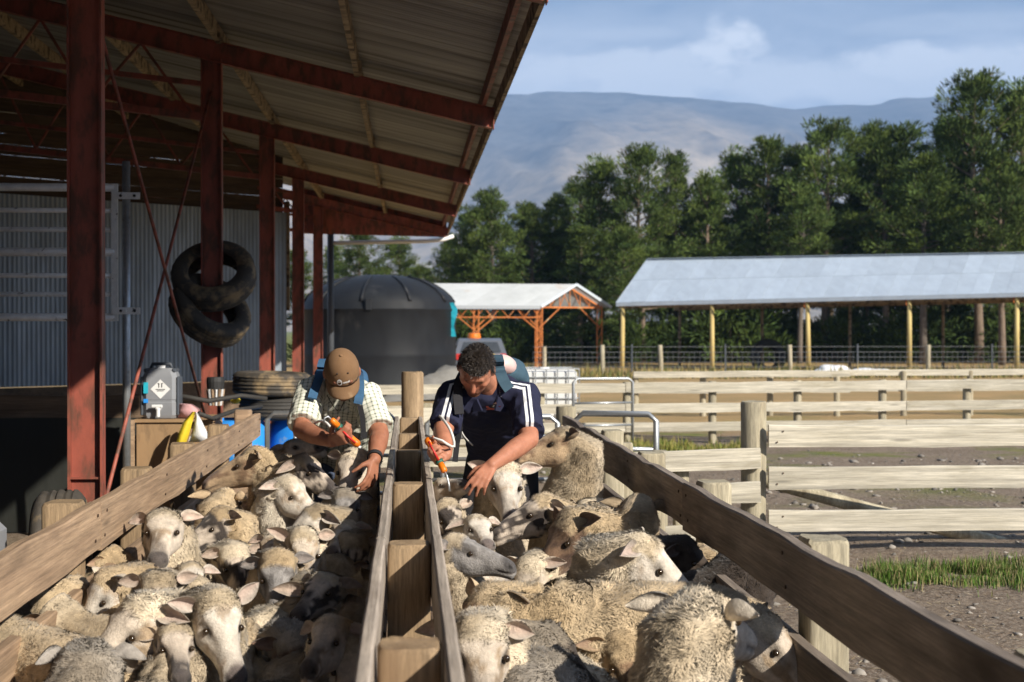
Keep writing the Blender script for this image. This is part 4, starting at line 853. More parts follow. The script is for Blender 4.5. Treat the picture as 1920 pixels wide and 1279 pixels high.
# ------------------------------------------------------------------ pines
M['needles'] = mk('needles', (1, 1, 1), (.8, .85, .75), .6, rough=.8, bump=0, attr=True, rand=.16, spec=.1)
M['bark'] = mk('bark', (.20, .15, .11), (.12, .09, .065), 5, (1, 1, .3), .95, .6, bscale=20, bdist=.05)
M['bark_pale'] = mk('bark_pale', (.16, .13, .105), (.10, .085, .068), 4, (1, 1, .3), .95, .5, bscale=20, bdist=.05)
def sprays(centres, outs, rad, per, rng, size=.27, base=(.066, .102, .032)):
    n = len(centres); c = np.repeat(centres, per, 0); o = np.repeat(outs, per, 0); m = len(c)
    d = rng.standard_normal((m, 3)); d /= np.linalg.norm(d, axis=1)[:, None]; r = np.repeat(rad, per)
    p = c+d*(r*rng.random(m)**.4)[:, None]*np.array((1, 1, .62))
    g = d*.75+o*.55+np.array((0, 0, .55)); g += .35*rng.standard_normal((m, 3)); g /= np.linalg.norm(g, axis=1)[:, None]
    s = np.cross(g, rng.standard_normal((m, 3))); s /= np.linalg.norm(s, axis=1)[:, None]
    l = (size*(.6+.8*rng.random(m)))[:, None]; w = l*.10
    V = np.stack([p-s*w*.5, p+g*l*.45-s*w, p+g*l, p+g*l*.45+s*w], 1).reshape(-1, 3); i = np.arange(m)[:, None]*4
    tint = np.repeat(.6+.8*rng.random(n), per)*(.8+.4*rng.random(m)); warm = np.repeat(rng.random(n), per)[:, None]
    col = np.array(base)*tint[:, None]; col = col*(1+warm*np.array((.35, .14, -.2)))
    return V, np.concatenate([i, i+1, i+2, i+3], 1), np.repeat(col, 4, 0)
def pine_variant(seed, H=12.0, spread=2.4, bare=.28, clumps=330, lop=0., bark='bark'):
    """returns (trunk mesh, crown mesh) for a pine of height H standing at the origin"""
    rng = np.random.default_rng(seed); b = MB(); cen = []; out = []; rad = []
    bend = rng.normal(0, .25, 2); tr = [Vector((bend[0]*math.sin(t*2.2)*t, bend[1]*math.sin(t*2.9)*t, H*t*.97-.1)) for t in np.linspace(0, 1, 9)]
    b.tube(tr, [.20*(1-.88*t)+.02 for t in np.linspace(0, 1, 9)], 9)
    nl = int(30+H*1.8); a = rng.random()*6.28
    def tp(t): k = min(7.999, t*8); i = int(k); return tr[i].lerp(tr[i+1], k-i)
    for k in range(nl):
        t = bare+(1-bare)*((k+rng.random())/nl)**.95; a += 2.4+rng.normal(0, .35); u = (t-bare)/(1-bare)
        ln = spread*(.42+.75*math.sin(math.pi*min(1, u*.82+.16))**.8)*(1-.42*u)*(.62+.62*rng.random()); ln = max(.3, ln)
        el = R(2+44*u+rng.normal(0, 9)); p0 = tp(t); d = Vector((math.cos(a)*math.cos(el), math.sin(a)*math.cos(el), math.sin(el))); d = d+Vector((lop, 0, 0))*.2
        pts = [p0, p0+d*ln*.5+Vector((0, 0, -.04*ln)), p0+d*ln+Vector((0, 0, .12*ln))]; r0 = .085*(1-t*.75)
        b.tube(pts, [r0, r0*.6, .012], 5, False)
        m = max(2, int(round(clumps/nl*ln/spread*1.15)))
        for q in range(m):
            f = .35+.65*((q+rng.random())/m); p = pts[0].lerp(pts[1], f*2) if f < .5 else pts[1].lerp(pts[2], f*2-1)
            off = rng.normal(0, .22, 3)*np.array((1, 1, .55)); cen.append(np.array(p)+off); out.append(np.array(d)); rad.append(.26+.24*rng.random())
    for q in range(12): cen.append(np.array(tr[-1])+rng.normal(0, .3, 3)*np.array((1, 1, .9))-np.array((0, 0, .1))); out.append(np.array((0, 0, 1.))); rad.append(.3)
    V, F, C = sprays(np.array(cen), np.array(out), np.array(rad), 62, rng)
    return b.mesh('trunk', M[bark], True), mesh_np('crown', V, [F], M['needles'], False, C)
PV = [pine_variant(11, 12, 2.5, .30), pine_variant(23, 12, 2.1, .22), pine_variant(37, 12, 2.8, .36, 330, .6), pine_variant(41, 12, 2.3, .42, 280, -.5, 'bark_pale'), pine_variant(59, 12, 3.0, .25, 380), pine_variant(67, 12, 1.8, .12, 260)]
def pine(px, py, Y, v, wid, rz, label, g='pines behind the sheds'):
    p = at(px, py, Y); H = p.z; root = empty('pine_tree', (p.x, Y, 0), label, 'tree', g); k = H/12
    inst('trunk', PV[v][0], (p.x, Y, 0), root, (0, 0, rz), (k*wid, k*wid, k)); inst('crown', PV[v][1], (p.x, Y, 0), root, (0, 0, rz), (k*wid, k*wid, k))
PN = 'pine '
for a in (
 (622, 462, 92, 1, 1.2, 0, 'pine tree seen through the gap left of the black tank'),
 (680, 436, 84, 4, 1.1, 1, 'rounded pine tree rising behind the black tank dome'),
 (752, 447, 88, 0, 1.1, 2, 'pine tree between the black tank dome and the small gabled shed'),
 (845, 440, 80, 1, 1.0, 3, 'pine tree just right of the shed eave tip, above the patchy roof'),
 (928, 362, 74, 3, 1.05, .5, 'pine with a bare pale lower trunk right of the shed eave'),
 (985, 412, 80, 5, 1.2, 4, 'narrow dark pine above the gable of the small shed'),
 (1040, 372, 78, 1, 1.0, 5, 'pine above the gable peak, left of the tall central clump'),
 (1130, 304, 74, 0, 1.0, 2.5, 'tall pine at the left of the tall central clump'),
 (1206, 283, 72, 4, .95, 1.1, 'tallest broad pine of the central clump, left of the barn roof corner'),
 (1268, 291, 75, 1, .9, 3.6, 'slim pine at the right of the tall central clump'),
 (1088, 425, 70, 5, 1.3, 2.2, 'low bushy pine in front of the central clump, above the shed gable'),
 (1165, 430, 68, 2, 1.1, .3, 'spreading green pine beside the left corner of the barn roof'),
 (1312, 372, 79, 3, 1.0, 1.9, 'thin pine in the gap right of the central clump'),
 (1376, 289, 76, 0, 1.0, 4.4, 'pine left of centre above the barn roof'),
 (1440, 262, 74, 1, 1.1, .9, 'pine with rounded top above the middle of the barn roof'),
 (1546, 236, 73, 4, .95, 2.8, 'tall broad pine above the middle of the barn roof'),
 (1624, 240, 76, 2, .85, 5.2, 'pine with flat ragged crown right of the tall broad one'),
 (1500, 365, 70, 3, 1.0, 3.1, 'lower pine with open trunk in front of the tall broad one'),
 (1694, 238, 80, 5, 1.5, .2, 'dark conical pine left of the highest pine'),
 (1732, 300, 68, 3, 1.15, 1.5, 'leaning pine with bare limbs in front of the dark conical one'),
 (1838, 150, 70, 4, .98, .7, 'highest pine near the right edge'),
 (1925, 165, 72, 0, 1.2, 2.1, 'tall dark pine cut by the right edge'),
 (1880, 330, 66, 2, 1.2, 4.0, 'lower spreading pine below the highest one at the right edge'),
 (1605, 390, 82, 1, 1.3, 5.5, 'short pine filling the gap behind the barn roof'),
 (1985, 260, 74, 1, 1.3, 3.3, 'pine partly outside the right edge'),
 (1000, 385, 76, 2, 1.05, 2.6, 'bushy pine filling the slope between the eave and the gable peak'),
 (1085, 345, 77, 4, .95, 4.8, 'pine rising just left of the tall central clump'),
 (1325, 330, 74, 0, 1.0, 5.9, 'pine closing the gap right of the central clump'),
 (1492, 285, 76, 4, .9, 1.7, 'pine between the round topped one and the tall broad one'),
 (1662, 265, 72, 2, .95, 2.4, 'bushy pine in front of the conical one, left side'),
 (1775, 225, 73, 0, 1.0, 3.9, 'pine just left of the highest pine'),
 (880, 395, 76, 4, .95, 3.2, 'bushy pine right beside the shed eave tip'),
 (560, 470, 96, 0, 1.2, 1.4, 'far pine glimpsed between the rear red columns')): pine(*a)
# dark second row that closes the wood
for k, (px, py, lab) in enumerate(((790, 500, 'low pine behind the patchy shed roof'), (890, 470, 'pine of the second row over the patchy shed roof'), (960, 480, 'dark second row pine over the gable'), (1070, 450, 'dark second row pine right of the gable peak'), (1240, 420, 'dark second row pine above the barn roof corner'), (1340, 440, 'dark second row pine above the left part of the barn'), (1430, 400, 'dark second row pine over the barn, left of middle'), (1560, 390, 'dark second row pine over the barn, right of middle'), (1670, 380, 'dark second row pine under the conical one'), (1790, 340, 'dark second row pine left of the highest trunk'), (1900, 330, 'dark second row pine at the right edge'))):
    pine(px, py, 86+1.5*(k % 3), (0, 4, 1, 2)[k % 4], 1.45, k*1.3, lab, 'second row of pines')
# undergrowth
def bush_variant(seed):
    rng = np.random.default_rng(seed); n = 70; c = rng.standard_normal((n, 3)); c /= np.linalg.norm(c, axis=1)[:, None]; o = c.copy(); c = c*(rng.random((n, 1))**.4)*np.array((1.5, 1.2, 1.0)); c[:, 2] = np.abs(c[:, 2])*1.2+.15
    V, F, C = sprays(c, o, np.full(n, .34), 75, rng, .17, (.04, .066, .02)); return mesh_np('foliage', V, [F], M['needles'], False, C)  # forest shade is put into the darker leaf base colour
BV = [bush_variant(3), bush_variant(8), bush_variant(15)]
SM = MB(); [SM.tube([(0, 0, -.1), (.4*math.cos(q*1.3), .4*math.sin(q*1.3), .9)], [.05, .02], 5) for q in range(5)]; SM = SM.mesh('stems', M['bark'])
for k, (px, Y, s, lab) in enumerate(((905, 70, 1.3, 'bush between the posts of the small shed, left bay'), (960, 68, 1.1, 'bush between the posts of the small shed, right bay'), (1050, 70, 1.5, 'bush seen through the gable end of the small shed'), (1095, 67, 1.2, 'bush by the right post of the gable'), (1150, 66, 1.3, 'bush between the two sheds'), (1205, 69, 1.5, 'bush behind the first bay of the barn'), (1275, 68, 1.2, 'low bush behind the first bay of the barn, right half'), (1365, 68, 1.9, 'big round bush behind the second bay of the barn'), (1430, 69, 1.5, 'bush behind the tractor tyre'), (1490, 70, 1.3, 'bush at the right of the second bay'), (1570, 68, 1.4, 'bush behind the third bay of the barn'), (1640, 68, 1.6, 'bush at the right of the third bay'), (1735, 67, 1.5, 'bush behind the fourth bay of the barn'), (1800, 68, 1.7, 'bush in the middle of the fourth bay'), (1870, 67, 1.6, 'bush at the right of the fourth bay'), (1925, 66, 1.5, 'bush at the right edge under the barn'), (660, 60, 1.6, 'bush behind the black tank'), (770, 62, 1.6, 'bush right of the tank behind the shed'))):
    p = at(px, 650, Y); Y += 5; s *= 1.35; p = at(px, 650, Y); root = empty('bush', (p.x, Y, 0), lab, 'bush', 'bushes under the pines'); inst('foliage', BV[k % 3], (p.x, Y, 0), root, (0, 0, k*1.1), (s, s, s*.95)); inst('stems', SM, (p.x, Y, 0), root, (0, 0, k), (s, s, s))
# ------------------------------------------------------------------ sheep
def coat_mat(nm='sheep_coat', fleece=False):
    m = bpy.data.materials.new(nm); m.use_nodes = True; nt = m.node_tree; N = nt.nodes; L = nt.links; b = N['Principled BSDF']
    b.inputs['Roughness'].default_value = .85; b.inputs['Specular IOR Level'].default_value = .2
    try: b.inputs['Sheen Weight'].default_value = .15; b.inputs['Sheen Roughness'].default_value = .5
    except Exception: pass
    vc = N.new('ShaderNodeVertexColor'); vc.layer_name = 'Col'; tc = N.new('ShaderNodeTexCoord').outputs['Object']
    def nz(s, d=6): x = N.new('ShaderNodeTexNoise'); x.inputs['Scale'].default_value = s; x.inputs['Detail'].default_value = d; x.inputs['Roughness'].default_value = .65; L.new(tc, x.inputs['Vector']); return x.outputs[0]
    def rng(s, a, c, lo, hi): x = N.new('ShaderNodeMapRange'); x.inputs[1].default_value = a; x.inputs[2].default_value = c; x.inputs[3].default_value = lo; x.inputs[4].default_value = hi; L.new(s, x.inputs[0]); return x.outputs[0]
    a = N.new('ShaderNodeVectorMath'); a.operation = 'SCALE'; L.new(vc.outputs[0], a.inputs[0]); L.new(rng(nz(38), .3, .7, .72, 1.22), a.inputs['Scale'])
    c = N.new('ShaderNodeVectorMath'); c.operation = 'SCALE'; L.new(a.outputs[0], c.inputs[0]); L.new(rng(nz(5.5, 4), .3, .7, .74, 1.2), c.inputs['Scale'])
    L.new(c.outputs[0], b.inputs['Base Color'])
    bp = N.new('ShaderNodeBump'); bp.inputs['Strength'].default_value = .7; bp.inputs['Distance'].default_value = .008; L.new(nz(150, 4), bp.inputs['Height'])
    if fleece: an = N.new('ShaderNodeAttribute'); an.attribute_name = 'Nrm'; L.new(an.outputs['Vector'], b.inputs['Normal'])
    else: L.new(bp.outputs[0], b.inputs['Normal'])
    return m
COAT = coat_mat(); FLEECE = coat_mat('sheep_fleece', True)
M['eye'] = mk('eye', (.018, .011, .006), (.035, .02, .009), 40, rough=.12, bump=0, spec=.7, rough_var=.02, rand=0)
WOOL = {'cream': (.70, .59, .435), 'tan': (.59, .455, .29), 'grey': (.37, .325, .27), 'dirty': (.52, .425, .30), 'dark': (.055, .042, .034), 'pale': (.70, .62, .50)}
FACE = {  # face, muzzle, patch colour, patch threshold, inner ear
 'white': ((.56, .48, .39), (.045, .038, .036), (.36, .27, .18), .22, (.56, .38, .32)),
 'clean': ((.62, .56, .48), (.09, .07, .068), (.46, .37, .28), .3, (.62, .42, .36)),
 'spot': ((.52, .44, .36), (.05, .042, .04), (.05, .04, .035), .04, (.45, .32, .26)),
 'tan': ((.42, .30, .185), (.09, .06, .05), (.22, .14, .085), .2, (.42, .28, .22)),
 'brown': ((.20, .125, .08), (.07, .05, .045), (.09, .055, .04), .1, (.3, .2, .16)),
 'grey': ((.27, .255, .245), (.06, .055, .055), (.14, .13, .125), .2, (.40, .32, .28)),
 'dark': ((.05, .038, .03), (.03, .025, .022), (.03, .022, .018), .1, (.16, .11, .09))}
def vnoise(P, s, seed):
    return np.array([noise.noise(Vector((p[0]*s+seed, p[1]*s, p[2]*s))) for p in P])
HEADT = np.array([0, .07, .14, .20, .26, .31, .36, .41, .47, .54, .62, .70, .77, .83, .87, .905, .935, .96, .98, 1.0]); NH = len(HEADT)
HW = np.interp(HEADT, [0, .15, .3, .42, .55, .72, .86, .95, 1], [.067, .068, .064, .052, .041, .0345, .0375, .033, .012])
HT = np.interp(HEADT, [0, .15, .3, .45, .6, .75, .88, .96, 1], [.076, .080, .070, .060, .052, .045, .038, .029, .010])
HB = np.interp(HEADT, [0, .15, .3, .45, .6, .75, .88, .96, 1], [.085, .092, .086, .072, .056, .046, .043, .036, .012])
NS = 44; NB = 54
def catmull(P, n):
    P = np.asarray(P, float); out = []; m = len(P)
    for q in np.linspace(0, m-1, n):
        i = min(int(q), m-2); t = q-i; p0, p1, p2, p3 = P[max(i-1, 0)], P[i], P[i+1], P[min(i+2, m-1)]
        out.append(.5*((2*p1)+(-p0+p2)*t+(2*p0-5*p1+4*p2-p3)*t*t+(-p0+3*p1-3*p2+p3)*t**3))
    return np.array(out)
def sheep(label, px, py, z, yaw, pitch, byaw, wool='cream', face='white', S=1.0, fit=True, roll=0, ears=(0, 0), neck=.2, bz=.5, sl=.07, crown=1.0, locks=7000, group=None, blen=.78, wet=0, eoff=0):
    S *= .97; bz *= .97
    rng = np.random.default_rng(int(px*7+py)); hc = np.array(atz(px, py, z))
    ya, pi_ = R(yaw), R(pitch); d = np.array((math.sin(ya)*math.cos(pi_), -math.cos(ya)*math.cos(pi_), math.sin(pi_)))
    up0 = np.array((0, 0, 1.)); left = np.cross(up0, d); left /= np.linalg.norm(left); hup = np.cross(d, left)
    cr, sr = math.cos(R(roll)), math.sin(R(roll)); left, hup = left*cr+hup*sr, hup*cr-left*sr
    L_ = .272*S; poll = hc-d*L_*.40
    lx = (-1.15, -.11) if hc[0] < 0 else (.11, 1.15)
    best = None
    if not fit: by = R(byaw); b = np.array((math.sin(by), -math.cos(by), 0)); best = (b, np.array((poll[0], poll[1], 0))-b*neck*S)
    for dy in (sorted(range(-90, 91, 5), key=abs) if fit else ()):     # turn the body until it fits its race
        by = R(byaw+dy); b = np.array((math.sin(by), -math.cos(by), 0)); B = np.array((poll[0], poll[1], 0))-b*neck*S; rump = B-b*blen*.9*S
        m_ = .2*S
        if lx[0]+m_ <= B[0] <= lx[1]-m_ and lx[0]+m_*.9 <= rump[0] <= lx[1]-m_*.9: best = (b, B); break
    if best is None:
        B[0] = min(max(B[0], lx[0]+m_), lx[1]-m_); b = np.array((0, 1., 0)) if abs(byaw) > 90 else np.array((0, -1., 0)); best = (b, B)
    b, B = best; bl = np.cross(up0, b)
    def bp(t, zz): return B-b*t*S+up0*(bz+(zz-.5)*S-sl*t)
    # body stations: centre, half width, half height
    st = [(bp(blen+.02, .43), .03, .03), (bp(blen-.02, .435), .12, .12), (bp(blen-.12, .435), .175, .17), (bp(blen*.62, .43), .205, .195), (bp(blen*.32, .425), .205, .2), (bp(.06, .45), .18, .2)]
    nk0 = bp(-.06, .54); nk1 = nk0*.42+(poll-d*.05*S)*.58+up0*-.02
    st += [(nk0, .135, .155), (nk1, .095, .112), (poll-d*.035*S-hup*.012, .082, .09)]
    cen = catmull([s[0] for s in st], NB); wh = catmull([(s[1]*S, s[2]*S) for s in st], NB)
    wh = np.maximum(wh, .01)
    fr = np.linspace(0, 1, NB); k = np.clip((fr-.6)/.4, 0, 1); k = k*k*(3-2*k); side = bl[None]*(1-k[:, None])+left[None]*k[:, None]
    tan = np.gradient(cen, axis=0); tan /= np.linalg.norm(tan, axis=1)[:, None]
    side = side-tan*np.sum(side*tan, 1)[:, None]; side /= np.linalg.norm(side, axis=1)[:, None]+1e-9; upv = np.cross(tan, side)
    hcen = poll[None]+d[None]*(HEADT*L_)[:, None]-hup[None]*((.045*HEADT**1.5)*S)[:, None]
    C_ = np.concatenate([cen, hcen]); SD = np.concatenate([side, np.tile(left, (NH, 1))]); UP = np.concatenate([upv, np.tile(hup, (NH, 1))])
    hv = 1+.07*rng.standard_normal(3).clip(-1.3, 1.3); W_ = np.concatenate([wh[:, 0], HW*S*hv[0]]); T_ = np.concatenate([wh[:, 1], HT*S*hv[1]]); B_ = np.concatenate([wh[:, 1], HB*S*hv[2]])
    TN = np.concatenate([tan, np.tile(d, (NH, 1))]); nr = len(C_); th = np.arange(NS)*2*math.pi/NS; ct, sn = np.cos(th), np.sin(th)
    hgt = np.where(sn > 0, T_[:, None]*sn, B_[:, None]*sn); wdt = W_[:, None]*np.sign(ct)*np.abs(ct)**.92
    V = C_[:, None]+SD[:, None]*wdt[..., None]+UP[:, None]*hgt[..., None]
    ring_t = np.concatenate([np.full(NB, -1.), HEADT]); RT = np.repeat(ring_t, NS); TH = np.tile(th, nr); SNf = np.sin(TH); CTf = np.cos(TH)
    V = V.reshape(-1, 3); axis = np.repeat(C_, NS, 0); Nrm = V-axis; Nrm /= np.linalg.norm(Nrm, axis=1)[:, None]+1e-9
    # wool cover: 1 on body and neck, fading over the face
    lim = np.where(SNf > .45, .15+.085*crown, np.where(SNf > -.3, .05+.05*crown, .14+.03*crown)); wl = np.clip((lim-RT)/.05+.5, 0, 1)
    # eye sockets, brow, cheek, nostrils
    bump = np.zeros(len(V)); head = RT >= 0
    g = lambda t0, a0, st_, sa: np.exp(-((RT-t0)/st_)**2-(np.minimum(np.abs(TH-a0), 2*math.pi-np.abs(TH-a0))/sa)**2)*head
    for a0 in (.45, math.pi-.45): bump += -.013*g(.37, a0, .06, .26)+.013*g(.31, a0+(.34 if a0 < 1.5 else -.34), .06, .26)-.006*g(.5, a0, .08, .3)
    for a0 in (-.45, math.pi+.45): bump += .006*g(.3, a0 % (2*math.pi), .13, .4)
    for a0 in (.55, math.pi-.55): bump += -.010*g(.945, a0, .022, .22)+.004*g(.92, a0, .05, .5)
    for a0 in (-.35, math.pi+.35): bump += -.006*np.clip((RT-.7)/.1, 0, 1)*np.exp(-(np.minimum(np.abs(TH-a0 % (2*math.pi)), 2*math.pi-np.abs(TH-a0 % (2*math.pi)))/.13)**2)*head
    sd = rng.random()*50
    lump = .013*vnoise(V, 8, sd)+.013*vnoise(V, 21, sd+9)+.009*vnoise(V, 44, sd+15)
    amp = np.where(RT < 0, 1.0, .55)*wl
    V = V+Nrm*((bump*S+lump*amp+.010*wl*np.where(RT < 0, 1, .5))[:, None])
    G_ = V.reshape(nr, NS, 3); du = np.roll(G_, -1, 1)-np.roll(G_, 1, 1); dv_ = np.gradient(G_, axis=0); TNm = np.cross(du, dv_).reshape(-1, 3); TNm *= np.sign(np.sum(TNm*Nrm, 1))[:, None]; TNm /= np.linalg.norm(TNm, axis=1)[:, None]+1e-9
    fc, mz, pc, pth, ie = [np.array(x) if not np.isscalar(x) else x for x in FACE[face]]; wc = np.array(WOOL[wool])
    n1 = vnoise(V, 16, sd+20); n2 = vnoise(V, 45, sd+30); pat = np.clip(((n1*.8+n2*.5)-pth)/.1+.5, 0, 1)
    col = fc[None]*(1-pat[:, None])+pc[None]*pat[:, None]
    nose = np.clip((RT-.80-.10*(1-np.clip(SNf, 0, 1))-.06*n1)/.06, 0, 1)*np.clip((SNf+.45)/.25, 0, 1); col = col*(1-nose[:, None]*.9)+mz[None]*nose[:, None]*.9
    for a0 in (.55, math.pi-.55): e = np.clip(g(.945, a0, .022, .25)*1.5, 0, 1); col = col*(1-e[:, None])+np.array((.012, .01, .009))[None]*e[:, None]
    bridge = np.clip((RT-.52+.16*n1)/.22, 0, 1)*np.clip((SNf-.45+.4*n2)/.3, 0, 1)*(.62 if face in ('white', 'spot', 'tan') else .25); col = col*(1-bridge[:, None])+(mz*1.6)[None]*bridge[:, None]
    for a0 in (.42, math.pi-.42): e = np.clip(g(.375, a0, .075, .20)*1.6, 0, 1)*.85; col = col*(1-e[:, None])+np.array((.04, .028, .02))[None]*e[:, None]
    for a0 in (-.35+2*math.pi, math.pi+.35): e = np.exp(-(np.abs(TH-a0)/.12)**2)*np.clip((RT-.68)/.06, 0, 1)*.8; col = col*(1-e[:, None])+np.array((.05, .035, .03))[None]*e[:, None]
    dirt = np.clip((vnoise(V, 5, sd+3)-.02)*2.5, 0, .6)[:, None]; wcol = wc[None]*(1-dirt)+(wc*np.array((.55, .5, .42)))[None]*dirt
    if wet: wcol = wcol*(1-wet*np.clip((.85-V[:, 2])/.3, 0, 1))[:, None]
    skin = wcol*.85*wl[:, None]+col*(1-wl[:, None])
    i, j = np.meshgrid(np.arange(nr-1), np.arange(NS), indexing='ij'); i, j = i.ravel(), j.ravel(); j2 = (j+1) % NS
    Q = np.stack([i*NS+j, i*NS+j2, (i+1)*NS+j2, (i+1)*NS+j], 1)
    # legs
    lv, lf, lc = [], [], []; base = len(V)
    for fx, sx in ((.05, .09), (.05, -.09), (blen-.14, .1), (blen-.14, -.1)):
        h0 = B-b*fx*S+bl*sx*S; pts = [(0, .36, .075), (0, .26, .05), (.015 if fx < .2 else -.05, .16, .03), (0, .06, .024), (.012, 0.0, .034)]
        r0 = base+len(lv)
        for fwd, zz, r in pts:
            for q in range(8): a = q*math.pi/4; lv.append(h0+b*(fwd+r*math.cos(a))*S+bl*r*math.sin(a)*S+up0*zz*S); lc.append(fc*.9)
        for s_ in range(4):
            for q in range(8): lf.append((r0+s_*8+q, r0+s_*8+(q+1) % 8, r0+s_*8+8+(q+1) % 8, r0+s_*8+8+q))
    Vall = np.concatenate([V, np.array(lv)]); Call = np.concatenate([skin, np.array(lc)])
    loc = (B[0], B[1], 0)
    o = add('sheep', Vall, [Q, np.array(lf), np.array([list(range((nr-1)*NS, nr*NS))])], COAT, None, loc, True, Call, label=label, cat='sheep', group=group or 'sheep packed in the races')
    # ears
    for k_, s_ in enumerate((1, -1)):
        base_ = poll+d*L_*.06+left*s_*.066*S+hup*.038*S
        e = left*s_*1.0-d*(.25+.45*rng.random()+eoff)+hup*(ears[k_]-.12+rng.normal(0, .16)); e /= np.linalg.norm(e)
        f = d*.8+hup*.6+rng.normal(0, .15, 3); f -= e*np.dot(f, e); f /= np.linalg.norm(f); w = np.cross(e, f); le = .090*S*(.85+.3*rng.random()); ev, ec, ef = [], [], []; ns, nc = 8, 7
        for layer in (0, 1):
            for q in range(ns):
                t = q/(ns-1); hw = .0235*S*math.sin(math.pi*(t*.88+.12)**.75)**.9+.0015
                for c in range(nc):
                    v = (c/(nc-1)-.5)*2; p = base_+e*le*t+w*v*hw+f*((v*v-.5)*hw*1.25-.010*S*layer*(1-.6*abs(v))*(1 if 0 < q < ns-1 else .4))-up0*.02*t*t
                    ev.append(p); cc = ((ie*.4+fc*.38)*(1-abs(v)**2)+fc*.85*abs(v)**2) if layer == 0 else (fc*.55+wc*.4); ec.append(cc*(.9+.2*rng.random()))
        for layer in (0, 1):
            for q in range(ns-1):
                for c in range(nc-1): a = layer*ns*nc+q*nc+c; ef.append((a, a+1, a+nc+1, a+nc))
        for q in range(ns-1):
            for c in (0, nc-1): a = q*nc+c; ef.append((a, a+nc, a+nc+ns*nc, a+ns*nc))
        for c in range(nc-1):
            for q in (0, ns-1): a = q*nc+c; ef.append((a, a+1, a+1+ns*nc, a+ns*nc))
        add('ear', np.array(ev), [np.array(ef)], COAT, o, loc, True, np.array(ec))
    for s_ in (1, -1):
        ep = poll+d*L_*.375-hup*(.045*.375**1.5)*S+left*s_*.0530*S*hv[0]+hup*.0265*S
        bm = bmesh.new(); bmesh.ops.create_uvsphere(bm, u_segments=10, v_segments=7, radius=.0098*S); EV = np.array([v.co[:] for v in bm.verts]); EF = [tuple(v.index for v in f.verts) for f in bm.faces]; bm.free()
        add('eye', EV+ep, EF, M['eye'], o, loc, True)
    # fleece: short fine locks rooted in the skin
    P4 = V[Q]; ar = .5*np.linalg.norm(np.cross(P4[:, 2]-P4[:, 0], P4[:, 3]-P4[:, 1]), axis=1); wq = wl[Q].mean(1); nz_ = Nrm[Q].mean(1); zc = P4[..., 2].mean(1)
    locks = int(locks*np.clip(3.2-.36*(hc[1]-4), 1.55, 3.2))
    isw = wq > .4; onh = RT[Q[:, 0]] >= 0
    pr = ar*np.where(isw, 1.0, .8*onh)*(nz_[:, 2] > np.where(Q[:, 0] >= int(NB*.6)*NS, -.9, -.35))*(zc > .36)*np.where(onh, 2.3, np.where(Q[:, 0] >= int(NB*.73)*NS, 1.5, 1.0)); pr /= pr.sum()
    fi = rng.choice(len(Q), locks, p=pr); u, v = rng.random((locks, 1)), rng.random((locks, 1)); q4 = Q[fi]
    def bl4(A): A = A[q4]; return (A[:, 0]*(1-u)+A[:, 1]*u)*(1-v)+(A[:, 3]*(1-u)+A[:, 2]*u)*v
    p = bl4(V); n_ = bl4(TNm); n_ /= np.linalg.norm(n_, axis=1)[:, None]; tn = np.repeat(TN, NS, 0)[q4[:, 0]]; hd = onh[fi]; bare = ~isw[fi]; nkr = (q4[:, 0] >= int(NB*.73)*NS)
    sw = bl4(np.stack([vnoise(V, 13, sd+40), vnoise(V, 13, sd+60), vnoise(V, 13, sd+80)], 1))
    gd = np.where(hd[:, None], tn*.5, -tn*.3)+np.array((0, 0, -.35))*(~hd)[:, None]+sw*2.2*(~bare)[:, None]+.38*rng.standard_normal((locks, 3)); gd -= n_*np.sum(gd*n_, 1)[:, None]; gd /= np.linalg.norm(gd, axis=1)[:, None]+1e-9
    ln = np.where(bare, .006, np.where(hd, .011, np.where(nkr, .015, .018)))*S*(.6+.8*rng.random(locks)); wv = np.cross(n_, gd); wv /= np.linalg.norm(wv, axis=1)[:, None]+1e-9
    hw = (np.where(bare, .0010, np.where(hd, .0013, .00155))*S*(.6+.8*rng.random(locks)))[:, None]; ln = ln[:, None]; ris = np.where(bare, .12, .42)[:, None]
    tip = p+n_*ln*ris+gd*ln*.9+wv*ln*.3*rng.standard_normal((locks, 1)); p0 = p-n_*.002
    FV = np.stack([p0+wv*hw*1.2, tip, p0-wv*hw*1.2], 1).reshape(-1, 3); k4 = np.arange(locks)[:, None]*3
    ck = np.clip(1+.55*bl4((vnoise(V, 34, sd+11)+.6*vnoise(V, 70, sd+17))[:, None]), .5, 1.5)
    lc_ = bl4(wcol*wl[:, None]+col*(1-wl[:, None]))*(.85+.3*rng.random((locks, 1)))*np.where(bare[:, None], 1, ck)
    FC = np.clip(np.stack([lc_*.95, lc_*1.08, lc_*.95], 1).reshape(-1, 3), .004, .9)
    fo = add('fleece', FV, [np.concatenate([k4, k4+1, k4+2], 1)], FLEECE, o, loc, True, FC)
    sn_ = n_*.9+gd*.12+.2*rng.standard_normal((locks, 3)); sn_ /= np.linalg.norm(sn_, axis=1)[:, None]
    na = fo.data.attributes.new('Nrm', 'FLOAT_VECTOR', 'POINT'); na.data.foreach_set('vector', np.repeat(sn_, 3, 0).astype(np.float32).ravel())
    return o
